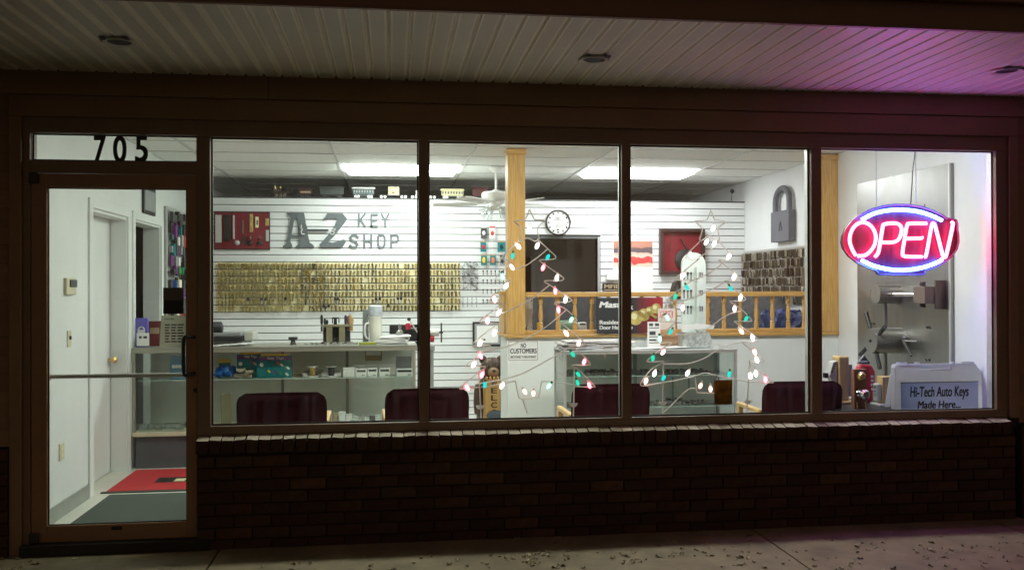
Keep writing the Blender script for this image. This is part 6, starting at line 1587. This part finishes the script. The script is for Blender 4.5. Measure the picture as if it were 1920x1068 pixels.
o1 = [[(993, 392), (986, 409), (980, 413), (964, 414), (972, 422), (979, 429), (978, 438), (975, 447), (978, 452)],
      [(993, 392), (1001, 409), (1005, 412), (1021, 413), (1013, 421), (1008, 429), (1009, 438), (1011, 447), (1008, 452)],
      [(978, 452), (988, 446), (997, 449), (1004, 452), (1010, 447)],
      [(1010, 450), (1029, 468), (1040, 478), (1042, 483), (1037, 486), (1014, 487), (1012, 489), (1016, 492), (1052, 517), (1057, 522), (1051, 526), (1022, 526), (1025, 531), (1031, 534), (1070, 560), (1071, 564), (1061, 566), (1042, 567), (1041, 570), (1047, 573), (1062, 580), (1081, 598), (1078, 603), (1054, 606), (1056, 608), (1091, 637), (1096, 644), (1088, 648), (1066, 649), (1070, 651), (1082, 656), (1107, 681), (1100, 684), (1074, 684), (1076, 688), (1085, 693), (1114, 722), (1110, 725), (1080, 724)],
      [(975, 450), (942, 481), (945, 486), (956, 488), (955, 495), (929, 521), (934, 525), (957, 525), (952, 532), (919, 560), (921, 567), (942, 567), (938, 573), (901, 600), (905, 605), (934, 606), (931, 608), (888, 642), (892, 648), (919, 647), (912, 655), (875, 684), (879, 688), (911, 687), (898, 697), (864, 725), (868, 729), (895, 726)],
      [(864, 727), (908, 725), (928, 721), (945, 719), (964, 714.5), (967, 717), (972, 742), (976, 746), (1007, 746), (1011, 740), (1015, 717), (1018, 714.5), (1032, 715), (1056, 717), (1080, 722)]]
g1 = [[(1027, 467), (1006, 484), (985, 498), (963, 506)], [(1031, 534), (1000, 558), (970, 575), (944, 586), (902, 598)], [(1062, 581), (1022, 614), (980, 637), (954, 649), (927, 655), (900, 660)], [(1064, 653), (1036, 670), (980, 700), (937, 712), (898, 719)], [(981, 748), (985, 762), (990, 775)]]
b1 = [(993, 428, 'w'), (972, 462, 'w'), (1007, 461, 'w'), (961, 480, 't'), (1027, 482, 't'), (960, 501, 'p'), (1018, 502, 'r'), (942, 518, 'G'), (1044, 521, 'w'), (949, 536, 'w'), (1041, 546, 'r'), (927, 561, 'p'), (1060, 562, 'w'), (935, 586, 'w'), (914, 601, 'p'), (1047, 581, 'r'), (1071, 599, 'G'), (927, 624, 'w'), (900, 643, 'w'), (1062, 625, 'w'), (1085, 643, 'p'), (901, 667, 'r'), (888, 683, 'w'), (1074, 664, 'g'), (1095, 678, 'r'), (904, 702, 'r'), (909, 721, 't'), (876, 726, 'r'), (941, 723, 'w'), (1029, 723, 'G'), (1084, 701, 'g'), (1083, 717, 'g'), (1105, 722, 'r'), (984, 734, 'o'), (1000, 737, 'o')]
wire_tree('lighted wire Christmas tree in front of the oak post and white notice', o1, g1, [((898, 693), (902, 783)), ((1077, 687), (1075, 780))], [(900, 759), (1075, 755)], b1, (990, 782))
o2 = [[(1333, 393), (1326, 411), (1320, 413), (1304, 414), (1311, 422), (1317, 428), (1315, 438), (1312, 449), (1316, 452)], [(1333, 393), (1340, 411), (1346, 412), (1361, 415), (1352, 423), (1346, 430), (1348, 438), (1350, 447), (1346, 452)],
      [(1310, 454), (1320, 448), (1330, 441), (1340, 448), (1349, 453)],
      [(1349, 453), (1368, 475), (1372, 482), (1366, 486), (1348, 487), (1352, 491), (1382, 515), (1383, 521), (1378, 526), (1359, 527), (1364, 530), (1396, 557), (1397, 562), (1390, 564), (1371, 564), (1371, 567), (1391, 580), (1409, 599), (1405, 602), (1379, 602), (1382, 606), (1417, 631), (1420, 638), (1414, 641), (1394, 641), (1396, 645), (1431, 674), (1428, 678), (1406, 678), (1408, 682), (1447, 714), (1444, 717), (1403, 715)],
      [(1310, 455), (1287, 478), (1290, 485), (1309, 486), (1305, 490), (1266, 522), (1270, 525), (1296, 525), (1293, 529), (1253, 559), (1258, 562), (1283, 562), (1274, 568), (1240, 599), (1244, 603), (1268, 602), (1263, 607), (1229, 640), (1233, 643), (1256, 641), (1257, 645), (1240, 654), (1215, 674), (1218, 678), (1244, 677), (1238, 682), (1220, 693), (1202, 717), (1205, 723), (1225, 721)],
      [(1205, 723), (1243, 717), (1275, 711), (1304, 704), (1323, 698.6), (1345, 704), (1377, 710), (1403, 715)], [(1303, 703), (1305, 718), (1307, 735), (1310, 736), (1337, 736.5), (1340, 735), (1343, 718), (1345.5, 703)]]
g2 = [[(1343, 461), (1328, 472), (1311, 482)], [(1355, 493), (1342, 505), (1328, 513), (1311, 521), (1296, 526)], [(1360, 528), (1341, 540), (1322, 548), (1303, 557), (1285, 563)], [(1390, 583), (1372, 587), (1355, 596), (1342, 606), (1330, 614), (1301, 626), (1267, 627)], [(1417, 641), (1395, 641), (1376, 644), (1346, 656), (1326, 669), (1304, 678), (1282, 682), (1246, 682)], [(1304, 728), (1291, 730), (1270, 749), (1255, 764), (1243, 774)]]
b2 = [(1337, 428, 'w'), (1324, 454, 'w'), (1339, 457, 'w'), (1297, 479, 'w'), (1366, 481, 'w'), (1280, 517, 'w'), (1376, 519, 'w'), (1288, 539, 't'), (1370, 541, 't'), (1266, 556, 'g'), (1388, 558, 'w'), (1280, 577, 'p'), (1377, 579, 'p'), (1251, 595, 'G'), (1399, 597, 'g'), (1257, 622, 't'), (1390, 621, 'w'), (1237, 635, 'G'), (1411, 633, 'w'), (1243, 660, 'p'), (1415, 660, 'p'), (1224, 671, 'g'), (1419, 674, 'w'), (1227, 700, 'w'), (1244, 708, 't'), (1211, 714, 'p'), (1289, 699, 'w'), (1367, 701, 't'), (1407, 704, 'w'), (1417, 700, 'w'), (1435, 711, 'r'), (1313, 723, 'o'), (1332, 729, 'o')]
wire_tree('lighted wire Christmas tree in front of the glass showcase and key tower', o2, g2, [((1244, 675), (1242, 775)), ((1406, 674), (1400, 772))], [(1242.7, 752), (1402, 749)], b2, (1325, 775))

# ================================================================== NEON OPEN SIGN
NY = .12
def NP(u, v, Y=NY): return WY(1565 + u / 6.676, 370 + v / 6.676, Y)
nc = NP(830, 970)
ns = thing('neon_open_sign', (nc.x, NY, nc.z), 'red and blue neon OPEN sign hanging in the window', 'neon sign')
ol = [(100, 560), (110, 480), (150, 390), (220, 300), (320, 220), (450, 155), (600, 110), (760, 88), (930, 90), (1090, 115), (1240, 165), (1350, 220), (1410, 262), (1480, 265), (1530, 285), (1545, 330), (1545, 400), (1558, 470), (1560, 560), (1535, 650), (1470, 740), (1370, 820), (1230, 890), (1140, 915), (1130, 960), (1040, 970), (960, 965), (800, 970), (640, 962), (620, 968), (560, 965), (525, 915), (400, 870), (290, 815), (190, 735), (120, 640)]
b = MB(); b.prism([(NP(u, v).x, NP(u, v).z) for u, v in ol], lambda u, v, q: (u, NY + q, v), .012, .035); b.build('back_panel', M_openback, ns)
P = [Vector((NP(u, v).x, NY + .006, NP(u, v).z)) for u, v in ol]
MB().tube(P, .006, 6, True).build('rim', mat('sign_rim', (.06, .05, .10), .35), ns, smooth=True)
def neon(pts, m, nm='neon_tube', r_=.0112, k=4):
    MB().tube(smooth_path([Vector((NP(u, v, NY - .022).x, NY - .022, NP(u, v, NY - .022).z)) for u, v in pts], k), r_, 8).build(nm, m, ns, smooth=True)
neon([(265, 728), (215, 640), (187, 540), (203, 440), (258, 352), (340, 312), (420, 332), (480, 390), (514, 480), (500, 590), (440, 680), (370, 727), (290, 732)], M_nred)
neon([(505, 742), (545, 690), (570, 560), (600, 380), (625, 335), (770, 325), (832, 370), (832, 450), (795, 530), (720, 562), (580, 562)], M_nred)
neon([(1150, 327), (945, 327), (905, 355), (872, 540), (850, 690), (880, 736), (1090, 742)], M_nred); neon([(898, 515), (1000, 513), (1085, 510), (1088, 492)], M_nred)
neon([(1125, 745), (1150, 700), (1212, 360), (1232, 335), (1258, 360), (1350, 715), (1372, 738), (1398, 715), (1478, 345), (1462, 322)], M_nred)
neon([(345, 275), (500, 200), (680, 162), (860, 156), (1060, 180), (1230, 235), (1342, 288)], M_nblue)
neon([(340, 788), (480, 852), (680, 900), (860, 910), (1060, 886), (1230, 836), (1345, 780)], M_nblue)
for a, m_ in ((541, M_alum), (1040, M_alum)):
    p = NP(a, 95); q = MB()
    z = p.z; i = 0
    while z < 2.56:
        q.tube([Vector((p.x + (.004 * math.cos(th) if i % 2 else 0), NY + .02 + (0 if i % 2 else .004 * math.cos(th)), z + .009 * math.sin(th))) for th in (0, 1.05, 2.1, 3.14, 4.19, 5.24)], .0014, 4, True); z += .015; i += 1
    q.build('hanging_chain', m_, ns)
p = NP(980, 95); pt_ = WY(1720, 285, NY)
MB().tube(smooth_path([(p.x, NY + .03, p.z - .01), (p.x + .01, NY + .03, p.z + .12), (pt_.x - .015, NY + .03, p.z + .25), (pt_.x, NY + .03, pt_.z + .0), (pt_.x, NY + .03, 2.60)], 5), .004, 6).build('power_cord', M_black, ns, smooth=True)
p = NP(1155, 110); MB().cyl((p.x, NY + .025, p.z - .02), (p.x, NY + .025, p.z + .015), .004, n=6).build('hook', M_black, ns)

# ================================================================== STICKERS AND CARDS ON THE GLASS
x0, x1, z0, z1 = BX(1338.5, 1372, 712, 758, .004)
MB().box(x0, x1, .0032, .0045, z0, z1).build('window_decal', translucent(mat('brown_decal', (.24, .14, .035), .5, var=.8, scale=16), .65), label='dark brown square decal on the window glass by the second wire tree', cat='decal')
x0, x1, z0, z1 = BX(306, 344, 539, 588, -.008)
MB().box(x0, x1, -.0085, -.0068, z0, z1).build('door_decal', M_black, bev=.0004, label='black square decal on the door glass above the hours card', cat='decal')
x0, x1, z0, z1 = BX(299, 350, 591, 651, -.008)
t = thing('hours_card', ((x0 + x1) / 2, -.008, z0), 'grey printed business hours card on the door glass', 'card')
oc = [(x0 + .012, z1), (x1, z1), (x1, z0), (x0, z0), (x0 + .004, z0 + .10)]
b = MB(); b.prism(oc, lambda u, v, q: (u, -.0085 + q, v), 0, .0015); b.build('sheet', translucent(mat('grey_card', (.66, .66, .58), .7), .65), t)
text('lettering', 'HOURS', M_dgrey, t, (x0 + .03, x0 + .085, z1 - .026, z1 - .016), -.0087, .0006, bold=.02)
for k in range(7):
    zz = z1 - .055 - .0165 * k
    for a, b_ in ((.03, .06), (.066, .098), (.102, .138)): MB().box(x0 + a, x0 + b_ - .004 * (k % 3), -.0092, -.0087, zz - .004, zz + .004).build('text_line', M_dgrey, t)

# boxes at the left end of the counter
Yc = 2.32
x0, x1, z0, z1 = BX(250, 276, 596, 640, Yc)
t = thing('boxed_padlock', ((x0 + x1) / 2, Yc, ct), 'violet card with a padlock picture on the counter end', 'packaged padlock')
MB().box(x0, x1, Yc, Yc + .05, ct + .001, z1).build('carton', M_lilac, t, bev=.002)
cxp = (x0 + x1) / 2 + .008; czp = (ct + z1) / 2 + .01
MB().tube([Vector((cxp + .024 * math.cos(a), Yc - .001, czp + .024 * math.sin(a) + .012)) for a in [math.pi * i / 8 for i in range(9)]], .006, 6).box(cxp - .030, cxp + .030, Yc - .004, Yc - .0003, czp - .03, czp + .012).build('printed_padlock', M_alum, t)
x0, x1, z0, z1 = BX(256, 279, 624, 648, Yc - .06)
t = thing('card_holder', ((x0 + x1) / 2, Yc - .06, ct), 'small clear holder with white business cards on the counter', 'card holder')
MB().box(x0, x1, Yc - .06, Yc - .05, ct + .012, z1).build('cards', M_paper, t); MB().box(x0 - .003, x1 + .003, Yc - .07, Yc - .02, ct + .0005, ct + .011).build('stand', M_clear, t)
for a, b_ in ((.2, .42), (.55, .85)): MB().box(x0 + (x1 - x0) * a, x0 + (x1 - x0) * b_, Yc - .0612, Yc - .0602, z1 - .045, z1 - .025).build('print', M_dgrey, t)
x0, x1, z0, z1 = BX(279, 301, 602, 645, Yc + .1)
t = thing('red_brown_box', ((x0 + x1) / 2, Yc + .1, ct), 'dark red box behind the hours card on the counter', 'box')
MB().box(x0, x1 + .03, Yc + .1, Yc + .16, ct + .001, z1).build('carton', mat('dark_red_card', (.16, .03, .03), .6, var=.3), t, bev=.002)
MB().box(x0 + .01, x1 - .01, Yc + .098, Yc + .0998, (ct + z1) / 2 + .0, (ct + z1) / 2 + .05).build('print', M_tan, t)
x0, x1, z0, z1 = BX(318, 352, 668, 694, 2.34)
t = thing('blue_fob_box', ((x0 + x1) / 2, 2.36, zs), 'blue box with key pictures on the shelf behind the door handle', 'box')
MB().box(x0, x1, 2.34, 2.40, zs + .001, z1).build('carton', mat('mid_blue_card', (.05, .20, .36), .5), t, bev=.002)
for k in range(4): MB().ball((x0 + .03 + .025 * k, 2.339, (zs + z1) / 2 + .01), .014, .002, .016, 10, 6).build('printed_key', M_paper, t)

# ================================================================== FALLEN LEAVES ON THE SIDEWALK
M_leaf = palette_mat('dry_leaf', [(.08, .055, .03), (.36, .31, .18), (.12, .085, .04), (.52, .46, .29), (.24, .19, .10), (.42, .36, .22), (.09, .065, .03)], .8, .2, 60, .2, 80)
lms = []
for k in range(8):
    r = random.Random(100 + k); n = 9; vs = [(0, 0, .004)]; L = r.uniform(.028, .045); W_ = L * r.uniform(.4, .65)
    for i in range(n):
        a = 2 * math.pi * i / n; rad = 1 + r.uniform(-.22, .22)
        vs.append((L * math.cos(a) * rad, W_ * math.sin(a) * rad, r.uniform(0.0, .016) + (.010 if i % 3 == 0 else 0)))
    vs += [(L * 1.0, 0, .006), (L * 1.55, r.uniform(-.008, .008), .003), (L * 1.0, .0025, .006)]
    fs = [(0, 1 + i, 1 + (i + 1) % n) for i in range(n)] + [(n + 1, n + 2, n + 3)]
    me = bpy.data.meshes.new('fallen_leaf'); me.from_pydata(vs, [], fs); me.update(); me.materials.append(M_leaf); lms.append(me)
rl_ = random.Random(31)
def leaf(px, py):
    p = WZ(px, py, -.058); z = -.052 + .012 * p.y + .001
    if p.y > -.09: return
    o = bpy.data.objects.new('fallen_leaf', rl_.choice(lms)); COL.objects.link(o)
    s_ = rl_.uniform(.22, .58); o.scale = (s_, s_, s_); o.location = (p.x, p.y, z); o.rotation_euler = (rl_.uniform(-.15, .15), rl_.uniform(-.15, .15), rl_.uniform(0, 6.28))
    tag(o, 'dry curled leaf lying on the sidewalk', 'leaf', 'fallen leaves on the sidewalk')
for cx, cy_, n, sx, sy in ((985, 1048, 20, 14, 8), (1000, 1042, 8, 20, 4), (1050, 1050, 5, 10, 8), (1130, 1045, 12, 25, 9), (1185, 1050, 9, 8, 4), (1290, 1040, 18, 22, 8), (1390, 1045, 16, 22, 12), (570, 1060, 8, 20, 4), (700, 1060, 6, 60, 6), (850, 1058, 6, 40, 6), (1500, 1045, 12, 40, 15), (1590, 1055, 14, 22, 9), (1620, 1030, 6, 20, 5), (1740, 1030, 10, 15, 5), (1790, 1040, 12, 30, 12), (1880, 1030, 16, 18, 10), (1690, 1015, 8, 60, 10), (1840, 1058, 8, 50, 6), (40, 1058, 7, 35, 6), (100, 1050, 4, 40, 10), (1450, 1008, 5, 30, 6), (1100, 1015, 4, 60, 5), (260, 1035, 2, 20, 5), (1250, 1018, 5, 80, 4), (780, 1045, 4, 80, 4)):
    for k in range(n): leaf(cx + rl_.gauss(0, sx * 1.7), min(1067, cy_ + rl_.gauss(0, sy * 1.15)))
# a few more beyond the picture's lower edge
for k in range(40):
    x = rl_.uniform(-4, 5); y = rl_.uniform(-2.6, -1.2); z = -.052 + .012 * y + .001
    o = bpy.data.objects.new('fallen_leaf', rl_.choice(lms)); COL.objects.link(o); o.location = (x, y, z); o.rotation_euler = (0, 0, rl_.uniform(0, 6.28)); s_ = rl_.uniform(.3, .65); o.scale = (s_, s_, s_)
    tag(o, 'dry curled leaf lying on the sidewalk', 'leaf', 'fallen leaves on the sidewalk')
